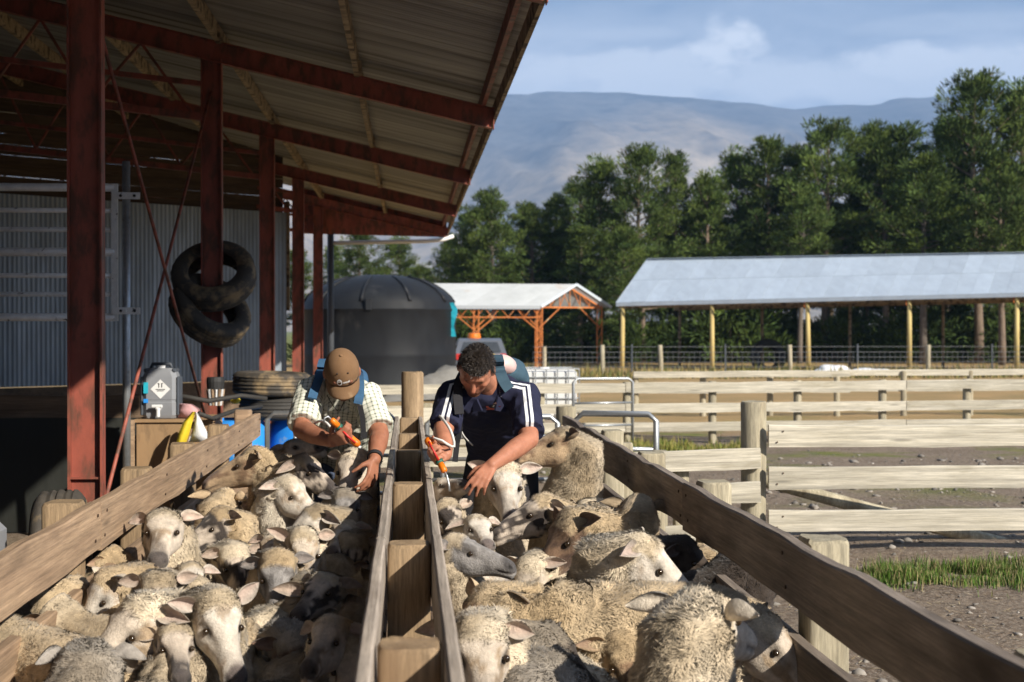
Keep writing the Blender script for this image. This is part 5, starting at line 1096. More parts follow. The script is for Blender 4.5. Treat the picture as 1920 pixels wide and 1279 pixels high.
def flock():
    G = 'sheep packed in the left race'
    L = [  # label, px, py, z, yaw, pitch, body yaw, wool, face, opts
 ('raised white faced sheep looking straight at the camera by the left fence', 303, 1008, 0.82, 3, -16, 35, 'cream', 'white', dict(S=1.1, ears=(.15, .1), locks=10000, crown=.6)),
 ('tan sheep in profile with muzzle on the left fence board', 445, 880, 0.99, -88, -14, -75, 'tan', 'tan', dict(bz=0.56, ears=(.3, .3), S=1.15)),
 ('pink eared sheep under the hand of the man in check', 572, 843, 1.04, 40, 18, 20, 'tan', 'clean', dict(bz=0.64, ears=(.1, 0))),
 ('curly faced sheep with dark ears below the man in check', 592, 893, 0.97, 55, -18, 30, 'dirty', 'spot', dict(bz=0.6, ears=(-.1, -.1), crown=1.4)),
 ('large dark nosed sheep beside the divider, ears pricked, head bowed', 655, 895, 0.96, -18, -32, 5, 'cream', 'white', dict(bz=0.6, ears=(.5, .5), S=1.12)),
 ('woolly sheep turned away with one pink ear, right of the fence board end', 432, 950, 0.82, 165, -12, 150, 'tan', 'tan', dict(blen=0.5, ears=(.1, .1), S=1.05, crown=2)),
 ('white crowned sheep with long pale ear, mid left race', 560, 938, 0.88, 55, -22, 25, 'pale', 'clean', dict(bz=0.54, ears=(.2, .1), crown=1.4)),
 ('sheep with black cheek patch just behind the raised white face', 388, 998, 0.78, -55, -20, -20, 'tan', 'spot', dict(ears=(.1, .2))),
 ('white faced sheep nosing down to the left, mid left race', 565, 1000, 0.8, -62, -26, -60, 'dirty', 'clean', dict(ears=(0, .1), S=1.1)),
 ('narrow faced sheep with dark muzzle, long ear to the left', 572, 1052, 0.78, 12, -36, 10, 'cream', 'white', dict(ears=(.2, .4))),
 ('small dark faced sheep near the divider in shade', 650, 962, 0.82, 8, -40, 20, 'grey', 'grey', dict(S=.9)),
 ('shaded brown sheep hard against the divider, third row', 690, 1000, .66, 30, -35, 20, 'dirty', 'brown', {}),
 ('shaded sheep with black speckled muzzle against the divider', 662, 1062, .68, 5, -55, 15, 'dirty', 'spot', dict(S=1.05)),
 ('woolly crowned sheep facing us with dark nose, centre left race', 520, 1098, 0.74, 4, -32, 25, 'tan', 'grey', dict(crown=1.6)),
 ('round woolly head beside the lower fence board', 235, 1085, .64, 60, -25, 20, 'tan', 'tan', dict(S=.95, crown=2)),
 ('tan sheep nosing down into the left corner', 185, 1135, .66, -50, -48, -10, 'tan', 'clean', dict(ears=(.3, .3))),
 ('sheep with brown crown and white speckled muzzle, ears raised', 296, 1138, 0.74, 8, -28, 15, 'dirty', 'spot', dict(ears=(.5, .3), crown=1.5, locks=9000)),
 ('black patched sheep behind the pale crowned one', 395, 1142, .66, 75, -25, 60, 'dirty', 'spot', dict(ears=(.1, 0))),
 ('pale crowned sheep with upright ears and white face in the sun', 418, 1192, 0.74, 28, -34, 10, 'cream', 'clean', dict(ears=(.6, .5), S=1.08, locks=10000)),
 ('big white sheep with dark eye looking down left, front of left race', 225, 1205, 0.72, -48, -24, 40, 'cream', 'white', dict(ears=(-.15, -.2), S=1.25, locks=10000)),
 ('woolly back of a sheep in the bottom left corner', 48, 1245, .60, 70, -25, 60, 'tan', 'tan', dict(crown=2.5, S=1.15, locks=9000)),
 ('small woolly head between the corner sheep and the big white one', 118, 1203, .60, 40, -40, 10, 'dirty', 'tan', dict(crown=3, S=.9)),
 ('grey headed sheep seen from above, both ears out, bottom left', 165, 1268, .62, -170, -30, 178, 'grey', 'grey', dict(ears=(-.1, -.1), crown=2, S=1.1, locks=9000)),
 ('curly headed sheep at the bottom edge below the pale crowned one', 350, 1262, .60, 175, -25, 170, 'dirty', 'white', dict(ears=(.5, .4), crown=2, locks=9000)),
 ('dark shaded sheep at the bottom edge with pointed ears', 560, 1262, .58, 20, -40, 10, 'grey', 'brown', dict(ears=(.6, .6))),
 ('shaded sheep with black eye patch and long ear to the left', 612, 1160, .64, 30, -40, 20, 'dirty', 'spot', dict(ears=(0, -.1), S=1.1)),
 ('shaded woolly back near the divider, fourth row', 640, 1110, .60, 20, -50, 10, 'dirty', 'tan', dict(crown=3)),
 ('dark woolly sheep at the foot of the divider, near us', 630, 1235, .56, 165, -25, 170, 'grey', 'brown', dict(blen=0.5, crown=2)),
 ('sheep standing deep in shade between the speckled and the pale crowned one', 500, 1190, .52, 20, -40, 10, 'dirty', 'grey', dict(crown=1.5))]
    L += [
 ('woolly crown in the gap behind the raised white face', 345, 1062, .62, 15, -45, 10, 'tan', 'white', dict(crown=3)),
 ('speckled face between the raised sheep and the narrow face', 445, 1075, .64, 20, -35, 15, 'cream', 'spot', dict(crown=1.5)),
 ('pale woolly crown under the ear of the pale crowned sheep', 478, 1235, .56, -15, -45, 5, 'cream', 'clean', dict(crown=2.5)),
 ('tan crown at the bottom edge, right of the grey headed sheep', 262, 1268, .60, 35, -40, 15, 'tan', 'white', dict(crown=2)),
 ('shaded pale crown against the foot of the divider, fifth row', 690, 1150, .58, -20, -45, -5, 'cream', 'white', dict(crown=2)),
 ('shaded tan crown, right of the pale crowned sheep', 560, 1205, .58, 12, -42, 5, 'tan', 'white', dict(crown=2)),
 ('cream woolly crown left of the white crowned sheep', 478, 985, .70, -30, -40, 10, 'cream', 'white', dict(crown=2)),
 ('dirty woolly crown between the dark nosed sheep and the divider shade', 618, 945, .72, 20, -45, 8, 'dirty', 'tan', dict(crown=2)),
 ('small tan crown in the left corner under the fence boards', 88, 1172, .58, -10, -45, 10, 'tan', 'tan', dict(crown=2.5, S=.95)),
 ('small speckled face beside the divider, sixth row', 655, 1205, .60, -25, -38, 0, 'dirty', 'spot', dict(crown=1.5)),
 ('tan crown at the bottom edge left of the dark eared sheep', 440, 1268, .56, 5, -45, 5, 'tan', 'tan', dict(crown=3)),
 ('small pale face tilted up between the brown crown and the speckled face', 362, 1100, .72, 20, -8, 15, 'cream', 'clean', dict(S=.85)),
 ('small speckled face tilted up right of the woolly crowned one', 590, 1120, .73, -25, -8, -5, 'cream', 'spot', dict(S=.88)),
 ('pale face tilted up in the middle of the left race', 505, 1040, .77, -15, -10, 5, 'cream', 'white', dict(S=.88)),
 ('small pale face tilted up below the white crowned sheep, near the shade', 636, 1012, .78, -12, -8, 0, 'cream', 'clean', dict(S=.85)),
 ('small speckled face tilted up left of the pale crowned sheep', 332, 1228, .70, 15, -10, 10, 'cream', 'spot', dict(S=.88)),
 ('shaded face tilted up beside the foot of the divider', 605, 1215, .70, -18, -8, 0, 'cream', 'white', dict(S=.9)),
 ('pale crown at the bottom edge close to the divider', 655, 1272, .60, -10, -42, 0, 'cream', 'white', dict(crown=2))]
    for a in L: k = dict(a[9]); sheep(*a[:7], wool=a[7], face=a[8], group=G, **k)
    G = 'sheep packed in the right race'
    Rr = [
 ('small white muzzled sheep being dosed by the man in navy', 846, 915, 0.93, 25, 25, 30, 'cream', 'white', dict(bz=0.56, S=.95, ears=(0, 0))),
 ('white faced sheep looking at us in front of the man in navy', 950, 925, 0.92, 6, -34, 5, 'cream', 'clean', dict(bz=0.56, ears=(.3, .4), S=1.2, locks=9000)),
 ('wet dark sheep rearing up beside the right fence, head in profile', 1026, 838, 1.06, -80, -8, -48, 'dirty', 'tan', dict(bz=.66, sl=.42, S=1.2, wet=.72, ears=(.45, .45), locks=11000, blen=.72, neck=.16)),
 ('sheep with brown streaked face in profile to the left', 985, 972, 0.84, -72, -12, -40, 'tan', 'spot', dict(ears=(.1, .1), S=1.1)),
 ('brown faced woolly sheep bowing left, centre of the right race', 1050, 1025, .76, -66, -40, -60, 'tan', 'brown', dict(ears=(.2, .3), S=1.3, crown=1.5, locks=10000)),
 ('black speckled face close to the divider', 846, 985, 0.8, 15, -24, 10, 'cream', 'spot', dict(ears=(.2, .2))),
 ('grey faced sheep in profile to the right by the divider', 893, 1043, 0.8, 68, -2, 35, 'dirty', 'grey', dict(ears=(.1, .1))),
 ('white sheep with thrown back head and long ear to the right', 898, 1088, .68, 75, 2, 40, 'cream', 'clean', dict(ears=(.1, 0), roll=-15)),
 ('woolly headed sheep with black ear by the right fence', 1198, 968, .78, 168, -10, 155, 'tan', 'dark', dict(blen=0.5, ears=(.35, .1), crown=2.5, S=1.2, locks=9000)),
 ('small grey faced sheep with pale pricked ears under the wet one', 1138, 982, .72, -25, -35, 10, 'grey', 'grey', dict(ears=(.7, .6), S=.9)),
 ('white faced sheep in profile to the right with folded ear', 1240, 1078, .80, 74, -30, 40, 'cream', 'clean', dict(ears=(.25, .1), S=1.3, crown=1.4, locks=11000)),
 ('long fleeced sheep standing across the race, head to the left', 890, 1172, .69, -52, -28, -86, 'tan', 'tan', dict(S=1.18, ears=(.2, .2), locks=17000, blen=.68, neck=.12, crown=1.6, bz=.66, fit=False, sl=0)),
 ('big woolly sheep seen from behind with one pink ear, nearest right', 1345, 1175, .80, 142, -8, 160, 'cream', 'clean', dict(S=1.38, crown=3.0, ears=(.2, .55), locks=15000, blen=.7)),
 ('dark brown faced sheep at the right fence behind the white profile', 1308, 1062, .72, 60, -30, 30, 'dark', 'dark', {}),
 ('black woolly sheep squeezed against the right fence', 1420, 1140, .58, 25, -55, 10, 'dark', 'dark', dict(crown=5, S=1.1, locks=9000)),
 ('pale faced sheep with dark eye at the bottom right, against the fence', 1462, 1228, .66, 62, -32, 50, 'cream', 'white', dict(crown=1.5, S=1.2, locks=9000)),
 ('pale sheep at the bottom edge beside the divider', 905, 1250, 0.7, 5, -30, 5, 'cream', 'white', dict(blen=0.35, S=1.2, crown=1.5, locks=10000)),
 ('sheep with grey crown and dark face at the bottom edge', 1060, 1262, .60, 62, -30, 140, 'grey', 'dark', dict(blen=0.5, S=1.25, ears=(.1, .2), crown=1.6, locks=10000)),
 ('grey woolly back between the brown face and the long fleece', 1060, 1095, .56, -60, -40, -40, 'grey', 'grey', dict(crown=3)),
 ('woolly sheep low between the brown face and the white profile', 1150, 1040, .6, 20, -50, 10, 'dirty', 'tan', dict(crown=3))]
    Rr += [
 ('cream crown behind the back of the long fleeced sheep', 985, 1098, .62, -35, -40, -20, 'cream', 'white', dict(crown=2)),
 ('tan crown left of the black woolly sheep at the right fence', 1370, 1100, .60, 30, -45, 10, 'tan', 'tan', dict(crown=3)),
 ('white speckled face low beside the divider, under the grey profile', 838, 1058, .66, -20, -30, 0, 'cream', 'spot', dict(crown=1.2)),
 ('tan crown behind the speckled face beside the divider', 880, 960, .70, 10, -45, 5, 'tan', 'tan', dict(crown=2.5)),
 ('pale crown under the rearing sheep', 1095, 985, .68, -30, -42, -10, 'cream', 'white', dict(crown=2)),
 ('dirty crown between the brown face and the black eared sheep', 1140, 1035, .64, 15, -45, 8, 'dirty', 'white', dict(crown=2.5)),
 ('tan crown at the bottom edge between the nearest sheep and the dark face', 1175, 1262, .56, 20, -42, 5, 'tan', 'tan', dict(crown=2.5)),
 ('small pale face tilted up beside the divider, left of the streaked face', 902, 1000, .80, 12, -5, 8, 'cream', 'clean', dict(S=.85)),
 ('small pale face tilted up between the brown face and the white profile', 1152, 1062, .78, 15, -8, 8, 'cream', 'white', dict(S=.85)),
 ('small cream crown by the divider above the long fleeced sheep', 850, 1118, .60, 25, -42, 8, 'pale', 'white', dict(crown=2))]
    for a in Rr: k = dict(a[9]); sheep(*a[:7], wool=a[7], face=a[8], group=G, **k)
flock()
# ------------------------------------------------------------------ people
def capsule(b, a, c, ra, rc, n=14):
    a, c = Vector(a), Vector(c); d = c-a; L_ = max(d.length, 1e-4); pr = []
    for k in range(5): t = R(-90+22.5*k); pr.append((max(ra*math.cos(t), .0001), ra*math.sin(t)))
    for k in range(5): t = R(22.5*k); pr.append((max(rc*math.cos(t), .0001), L_+rc*math.sin(t)))
    b.lathe(pr, a, n, d); return b
def ellipsoid(b, c, ax, rad, n=18):
    Mx = Matrix([Vector(v) for v in ax]).transposed(); pr = [(max(1e-4, math.cos(R(-90+180*k/12))), math.sin(R(-90+180*k/12))) for k in range(13)]; V = []; F = []
    for r, z in pr:
        for k in range(n): V.append(Vector(c)+Mx @ Vector((r*math.cos(2*math.pi*k/n)*rad[0], r*math.sin(2*math.pi*k/n)*rad[1], z*rad[2])))
    for i in range(12):
        for k in range(n): F.append((i*n+k, i*n+(k+1) % n, (i+1)*n+(k+1) % n, (i+1)*n+k))
    F += [tuple(range(n))[::-1], tuple(range(12*n, 13*n))]; b.raw(V, F); return b
def loft(b, secs, n=24, p=1.0):
    """secs: (centre, side vec, front vec, half side, half front)"""
    V = []
    for c, s, f, a, e in secs:
        for k in range(n): t = 2*math.pi*k/n; ct, st = math.cos(t), math.sin(t); V.append(Vector(c)+Vector(s)*(a*math.copysign(abs(ct)**p, ct))+Vector(f)*(e*math.copysign(abs(st)**p, st)))
    m = len(secs); F = [(i*n+k, i*n+(k+1) % n, (i+1)*n+(k+1) % n, (i+1)*n+k) for i in range(m-1) for k in range(n)]+[tuple(range(n))[::-1], tuple(range((m-1)*n, m*n))]
    b.raw(V, F); return b
def fuse(b, vox, it=4, fac=.5):
    me = mesh_np('tmp', np.array(b.v), b.f); bm = bmesh.new(); bm.from_mesh(me); bmesh.ops.recalc_face_normals(bm, faces=bm.faces); bm.to_mesh(me); bm.free()
    o = bpy.data.objects.new('tmp', me); COL.objects.link(o); m = o.modifiers.new('r', 'REMESH'); m.mode = 'VOXEL'; m.voxel_size = vox
    if it: s = o.modifiers.new('s', 'SMOOTH'); s.iterations = it; s.factor = fac
    dg = bpy.context.evaluated_depsgraph_get(); dg.update(); r = bpy.data.meshes.new_from_object(o.evaluated_get(dg))
    V = np.zeros(len(r.vertices)*3); r.vertices.foreach_get('co', V); V = V.reshape(-1, 3); N_ = np.zeros(len(r.vertices)*3); r.vertices.foreach_get('normal', N_)
    F = np.zeros(len(r.loops), dtype=np.int32); r.loops.foreach_get('vertex_index', F); lt = np.zeros(len(r.polygons), dtype=np.int32); r.polygons.foreach_get('loop_total', lt)
    bpy.data.objects.remove(o); bpy.data.meshes.remove(me); bpy.data.meshes.remove(r)
    if np.all(lt == 4): FF = [F.reshape(-1, 4)]
    else:
        st = np.concatenate([[0], np.cumsum(lt)[:-1]]); FF = [np.stack([F[st[lt == k]+q] for q in range(k)], 1) for k in np.unique(lt)]
    return V, N_.reshape(-1, 3), FF
def unit(v): v = Vector(v); return v.normalized()
def hand(b, w, pd, pn, right, curl=(60, 70, 40), spread=.0, k=1.0, thumb=(.55, .7, .35)):
    pd = unit(pd); pn = Vector(pn); pn = unit(pn-pd*pn.dot(pd)); sd = pd.cross(pn) if right else pn.cross(pd)
    for i in range(4):
        o_ = .030-.0195*i; kn = w+pd*(.088-.004*abs(i-1))*k+sd*o_*k; capsule(b, w+sd*o_*.55*k, kn, .0145*k, .0115*k, 10)
        d = pd.copy(); p = kn; ang = 0; lens = [(.043, .027, .021), (.047, .031, .022), (.043, .029, .021), (.034, .021, .018)][i]
        for q in range(3):
            ang += R(curl[q]*(.9+.08*i)); d = pd*math.cos(ang)+pn*math.sin(ang)+sd*spread*(1.5-i)*.12; d.normalize(); e = p+d*lens[q]*k; capsule(b, p, e, (.0095-.0009*q)*k, (.0088-.0010*q)*k, 10); p = e
    t0 = w+pd*.022*k+sd*.024*k+pn*.008*k; d = unit(pd*thumb[0]+sd*thumb[1]+pn*thumb[2]); p1 = t0+d*.042*k; capsule(b, t0, p1, .0155*k, .0115*k, 10); d2 = unit(pd*.7+sd*.25+pn*.75); p2 = p1+d2*.032*k; capsule(b, p1, p2, .0105*k, .0095*k, 10); p3 = p2+unit(d2+pn*.3)*.024*k; capsule(b, p2, p3, .0095*k, .0075*k, 10)
    return w+pd*.085*k+pn*.028*k, sd
def cloth_mat(name, kind):
    m = bpy.data.materials.new(name); m.use_nodes = True; nt = m.node_tree; N = nt.nodes; L = nt.links; b = N['Principled BSDF']; b.inputs['Roughness'].default_value = .9; b.inputs['Specular IOR Level'].default_value = .2
    vc = N.new('ShaderNodeVertexColor'); vc.layer_name = 'Col'; sp = N.new('ShaderNodeSeparateColor'); L.new(vc.outputs[0], sp.inputs[0])
    def mt(op, a, c=0., d=0.):
        x = N.new('ShaderNodeMath'); x.operation = op
        for i, s in enumerate((a, c, d)):
            if hasattr(s, 'is_output'): L.new(s, x.inputs[i])
            else: x.inputs[i].default_value = s
        return x.outputs[0]
    def mix(f, a, c):
        x = N.new('ShaderNodeMix'); x.data_type = 'RGBA'
        for i, s in ((0, f), (6, a), (7, c)):
            if hasattr(s, 'is_output'): L.new(s, x.inputs[i])
            else: x.inputs[i].default_value = s if i == 0 else (*s, 1)
        return x.outputs[2]
    tc = N.new('ShaderNodeTexCoord').outputs['Object']; nz = N.new('ShaderNodeTexNoise'); nz.inputs['Scale'].default_value = 9; nz.inputs['Detail'].default_value = 6; L.new(tc, nz.inputs['Vector'])
    if kind == 'check':
        def line(s, per, w): return mt('LESS_THAN', mt('FRACT', mt('MULTIPLY', s, 1/per)), w)
        lu = line(sp.outputs[0], .024, .30); lv = line(sp.outputs[1], .024, .30); tu = line(sp.outputs[0], .048, .10)
        f = mt('MULTIPLY', mt('ADD', lu, lv), .34); f = mt('ADD', f, mt('MULTIPLY', mt('MULTIPLY', lu, lv), .24)); c = mix(f, (.70, .70, .60), (.10, .13, .105)); c = mix(mt('MULTIPLY', tu, .35), c, (.3, .33, .2))
    else:
        q = sp.outputs[0]; s1 = mt('MULTIPLY', mt('GREATER_THAN', q, .478), mt('LESS_THAN', q, .492)); s2 = mt('MULTIPLY', mt('GREATER_THAN', q, .502), mt('LESS_THAN', q, .516)); f = mt('MULTIPLY', mt('ADD', s1, s2), mt('GREATER_THAN', sp.outputs[1], .5))
        c = mix(f, (.020, .022, .048), (.72, .74, .76))
    mx = N.new('ShaderNodeVectorMath'); mx.operation = 'SCALE'; L.new(c, mx.inputs[0]); L.new(mt('MULTIPLY_ADD', nz.outputs[0], .6, .7), mx.inputs['Scale']); L.new(mx.outputs[0], b.inputs['Base Color'])
    nz2 = N.new('ShaderNodeTexNoise'); nz2.inputs['Scale'].default_value = 240; L.new(tc, nz2.inputs['Vector']); bp = N.new('ShaderNodeBump'); bp.inputs['Strength'].default_value = .25; bp.inputs['Distance'].default_value = .002; L.new(nz2.outputs[0], bp.inputs['Height']); L.new(bp.outputs[0], b.inputs['Normal'])
    return m
SKIN = mk('skin', (1.05, .98, .94), (.78, .68, .64), 22, rough=.5, bump=.12, bscale=160, attr=True, rand=0, spec=.22, bdist=.003, spots=None)
try: SKIN.node_tree.nodes['Principled BSDF'].inputs['Subsurface Weight'].default_value = .08; SKIN.node_tree.nodes['Principled BSDF'].inputs['Subsurface Radius'].default_value = (.01, .004, .002)
except Exception: pass
M['trouser'] = mk('trouser', (.022, .022, .026), (.035, .034, .038), 8, rough=.95, bump=.3, bscale=30, bdist=.01)
M['denim'] = mk('denim', (.055, .075, .13), (.09, .115, .175), 8, rough=.95, bump=.3, bscale=30, bdist=.01)
M['strap_blue'] = mk('strap_blue', (.03, .085, .17), (.045, .12, .22), 12, rough=.85, bump=.2)
M['pack_blue'] = mk('pack_blue', (.03, .065, .10), (.055, .11, .15), 6, rough=.85, bump=.4, bscale=20, bdist=.01)
M['strap_black'] = mk('strap_black', (.018, .018, .022), (.028, .028, .032), 12, rough=.85, bump=.2)
M['pinkish'] = mk('pinkish', (.66, .48, .45), (.58, .40, .38), 5, rough=.45, bump=.05)
M['cap_brown'] = mk('cap_brown', (.20, .115, .058), (.15, .085, .043), 9, rough=.95, bump=.25, bscale=50, bdist=.004, spots=(.26, .17, .095), spot_scale=12, spot_lo=.58, spot_hi=.72)
M['hair_dark'] = mk('hair_dark', (1, 1, 1), (.7, .7, .7), 40, rough=.5, bump=.2, attr=True, rand=0, spec=.4)
M['boot'] = mk('boot', (.03, .024, .018), (.05, .038, .028), 12, rough=.7, bump=.3)
M['tube_white'] = mk('tube_white', (.74, .73, .70), (.66, .65, .62), 9, rough=.35, bump=0)
def seg_d(P, a, c):
    a, c = np.array(a), np.array(c); d = c-a; t = np.clip(((P-a)@d)/(d@d), 0, 1); q = a+t[:, None]*d; return np.linalg.norm(P-q, axis=1), t, q
def ribbon(name, pts, nrm, w, t, mat, parent, label=None, cat=None):
    pts = [Vector(p) for p in pts]; V = []; F = []
    for i, p in enumerate(pts):
        d = (pts[min(i+1, len(pts)-1)]-pts[max(i-1, 0)]).normalized(); n_ = Vector(nrm[i] if isinstance(nrm, list) else nrm); n_ = (n_-d*n_.dot(d)).normalized(); s = d.cross(n_)
        V += [p-s*w/2, p+s*w/2, p+s*w/2+n_*t, p-s*w/2+n_*t]
    for i in range(len(pts)-1):
        for q in range(4): F.append((i*4+q, i*4+(q+1) % 4, i*4+4+(q+1) % 4, i*4+4+q))
    F += [(3, 2, 1, 0), tuple((len(pts)-1)*4+q for q in range(4))]
    return add(name, V, F, mat, parent, smooth=False, **({'label': label, 'cat': cat} if label else {}))
def snap(pts, V, N_, off, view=Vector((0, -1, .35))):
    """push polyline points onto the visible side of a garment surface"""
    out = []
    for p in pts:
        p = np.array(p); dd = np.linalg.norm((V-p)[:, [0, 2]], axis=1); k = np.where(dd < .022)[0]
        if len(k) == 0: out.append(Vector(p)); continue
        j = k[np.argmin(V[k, 1])]; out.append(Vector((p[0], V[j, 1]-off, p[2])))
    return out
def person(J, label, kind, headdir, headup, skin, hands, H=1.0):
    pel, nb, hc = J['pelvis'], J['neck'], J['head']; side = unit(J['ls']-J['rs']); ax = unit(nb-pel); fr = unit(ax.cross(side)); fr = fr if fr.y < 0 else -fr
    f = unit(headdir); u = Vector(headup); u = unit(u-f*u.dot(f)); l = u.cross(f)
    loc = (pel.x, pel.y, 0); b = MB()
    # head
    ellipsoid(b, hc, (l, f, u), (.077, .096, .104)); ellipsoid(b, hc-u*.052+f*.030, (l, f, u), (.060, .066, .076)); ellipsoid(b, hc-u*.105+f*.058, (l, f, u), (.034, .032, .026))
    capsule(b, hc+f*.090+u*.002, hc+f*.108-u*.036, .009, .0145, 10); capsule(b, hc+f*.082+u*.020-l*.035, hc+f*.082+u*.020+l*.035, .014, .014, 10)
    for s in (-1, 1): capsule(b, hc+f*.068-u*.022+l*s*.044, hc+f*.05-u*.02+l*s*.058, .018, .014, 10); ellipsoid(b, hc-u*.012+l*s*.081-f*.004, (l, f, u), (.010, .019, .032), 12)
    capsule(b, hc+f*.090-u*.066-l*.018, hc+f*.090-u*.066+l*.018, .008, .008, 8); capsule(b, hc+f*.088-u*.078-l*.015, hc+f*.088-u*.078+l*.015, .0085, .0085, 8)
    capsule(b, hc-u*.06-f*.02, nb, .058, .066)
    # trunk and limbs
    ch = pel.lerp(nb, .66); capsule(b, pel, ch, .12, .125); 
    for s, sh in (('r', J['rs']), ('l', J['ls'])):
        capsule(b, ch, sh, .11, .055); capsule(b, sh, J[s+'e'], .055, .046); capsule(b, J[s+'e'], J[s+'e'].lerp(J[s+'w'], .35), .045, .047); capsule(b, J[s+'e'].lerp(J[s+'w'], .35), J[s+'w'], .047, .029)
        hp = J[s+'h']; capsule(b, hp, J[s+'k'], .085, .058); capsule(b, J[s+'k'], J[s+'k'].lerp(J[s+'a'], .3), .057, .058); capsule(b, J[s+'k'].lerp(J[s+'a'], .3), J[s+'a'], .058, .037); capsule(b, J[s+'a'], J[s+'a']+Vector((0, -.12, -.03)), .04, .035)
    grips = {}
    for s in ('r', 'l'): grips[s] = hand(b, J[s+'w'], right=(s == 'r'), **hands[s])
    V, N_, F = fuse(b, .0063, 2)
    C = np.tile(np.array(skin), (len(V), 1)); hp = (V-np.array(hc)); hf, hu, hl = hp@np.array(f), hp@np.array(u), hp@np.array(l)
    ish = (np.linalg.norm(hp, axis=1) < .17)
    st = ish*np.clip((-hu-.03)/.03, 0, 1)*np.clip((hf+.03)/.04, 0, 1)*(.55 if kind == 'navy' else .3); C = C*(1-st[:, None])+np.array((.07, .045, .035))*st[:, None]
    lip = ish*np.exp(-((hu+.072)/.010)**2-(hl/.022)**2)*(hf > .08); C = C*(1-lip[:, None]*.6)+np.array((.36, .12, .09))*lip[:, None]*.6
    br = ish*np.exp(-((hu-.022)/.007)**2)*np.clip(1-abs(abs(hl)-.034)/.022, 0, 1)*(hf > .06); C = C*(1-br[:, None])+np.array((.02, .014, .01))*br[:, None]
    for s in (-1, 1): e = ish*np.exp(-((hu-.002)/.007)**2-((hl-s*.032)/.013)**2)*(hf > .06); C = C*(1-e[:, None])+np.array((.03, .02, .016))*e[:, None]
    red = ish*np.exp(-((hu+.03)/.02)**2)*(hf > .07)*.35; C = C*(1-red[:, None])+np.array((.5, .17, .11))*red[:, None]
    root = add('person', V, F, SKIN, None, loc, True, C, label=label, cat='person')
    # shirt
    b = MB(); hem = pel-ax*.04
    loft(b, [(hem, side, fr, .185, .135), (pel+ax*.10, side, fr, .178, .128), (pel.lerp(nb, .45), side, fr, .192, .135), (pel.lerp(nb, .72), side, fr, .205, .14), (pel.lerp(nb, .90), side, fr, .175, .115), (nb+ax*.01, side, fr, .085, .085)], 28, .9)
    for s, sh in (('r', J['rs']), ('l', J['ls'])):
        e = J[s+'e']; d = unit(e-sh); sl_ = sh+d*min((e-sh).length*.86, .25); a1 = unit(d.cross(Vector((0, 0, 1)) if abs(d.z) < .8 else Vector((1, 0, 0)))); a2 = d.cross(a1)
        capsule(b, ch, sh, .115, .078); capsule(b, nb-ax*.03, sh, .07, .074)
        loft(b, [(sh-d*.02, a1, a2, .074, .074), (sh+d*.08, a1, a2, .078, .078), (sl_, a1, a2, .080, .080)], 18)
    SV, SN, SF = fuse(b, .0085, 5)
    sd = 3.7 if kind == 'navy' else 9.1; fold = np.array([noise.noise(Vector((p[0]*9+sd, p[1]*9, p[2]*5)))*.010+abs(noise.noise(Vector((p[0]*17, p[1]*13+sd, p[2]*17))))*-.010+.004*noise.noise(Vector((p[0]*40, p[1]*40, p[2]*40+sd))) for p in SV]); SV = SV+SN*fold[:, None]
    bones = [(pel, nb, side, None)]; best = np.full(len(SV), 9.); PA = np.zeros((len(SV), 3)); w = unit((0, -.75, .66))
    dd = (SV-np.array(pel)); PA[:, 0] = dd@np.array(side)+2; PA[:, 1] = dd@np.array(ax)+2; dist0, _, _ = seg_d(SV, pel, nb); best = dist0*.62
    if kind == 'navy': PA[:, 0] = 0; PA[:, 1] = 0
    for s, sh in (('r', J['rs']), ('l', J['ls'])):
        for a_, c_ in ((sh, J[s+'e']), (nb, sh)):
            d_, t, q = seg_d(SV, a_, c_); ax_ = unit(c_-a_); nn = unit(ax_.cross(w)); k = d_ < best
            if kind == 'check':
                if a_ is not sh: continue
                PA[k, 0] = (SV[k]-np.array(a_))@np.array(nn)+3; PA[k, 1] = (SV[k]-np.array(a_))@np.array(ax_)+3
            else:
                sg = 1 if s == 'r' else -1; v = (SV-q); PA[k, 0] = (v[k]@np.array(nn))*1.0+.5; PA[k, 1] = np.clip((v[k]@np.array(w))*12+.5, 0, 1)
            best = np.where(k, d_, best)
    shirt = add('shirt', SV, SF, CHECK if kind == 'check' else NAVY, root, loc, True, PA)
    # collar
    b = MB(); ca, cb = nb-ax*.008, nb+ax*.035
    for s in (-1, 1):
        P = [ca+side*s*.085-fr*.03, cb+side*s*.07-fr*.04, cb+side*s*.058+fr*.055, nb-ax*.02+side*s*.03+fr*.125, nb-ax*.05+side*s*.075+fr*.12, ca+side*s*.098+fr*.05]; n_ = (P[1]-P[0]).cross(P[3]-P[0]).normalized()*.004
        b.raw([p+n_ for p in P]+[p-n_ for p in P], [(0, 1, 2), (0, 2, 5), (2, 3, 4), (2, 4, 5), (8, 7, 6), (11, 8, 6), (10, 9, 8), (11, 10, 8)]+[(i, (i+1) % 6, 6+(i+1) % 6, 6+i) for i in range(6)])
    add('collar', b.v, b.f, CHECK if kind == 'check' else NAVY, root, loc, False, np.array([((Vector(v)-pel).dot(side)+2, (Vector(v)-pel).dot(ax)+2, 0) for v in b.v]) if kind == 'check' else np.zeros((len(b.v), 3)))
    # trousers
    b = MB(); loft(b, [(pel+ax*.06, side, fr, .165, .125), (pel-ax*.06, side, fr, .175, .13), (pel-Vector((0, 0, .14)), side, Vector((0, -1, 0)), .17, .13)], 24)
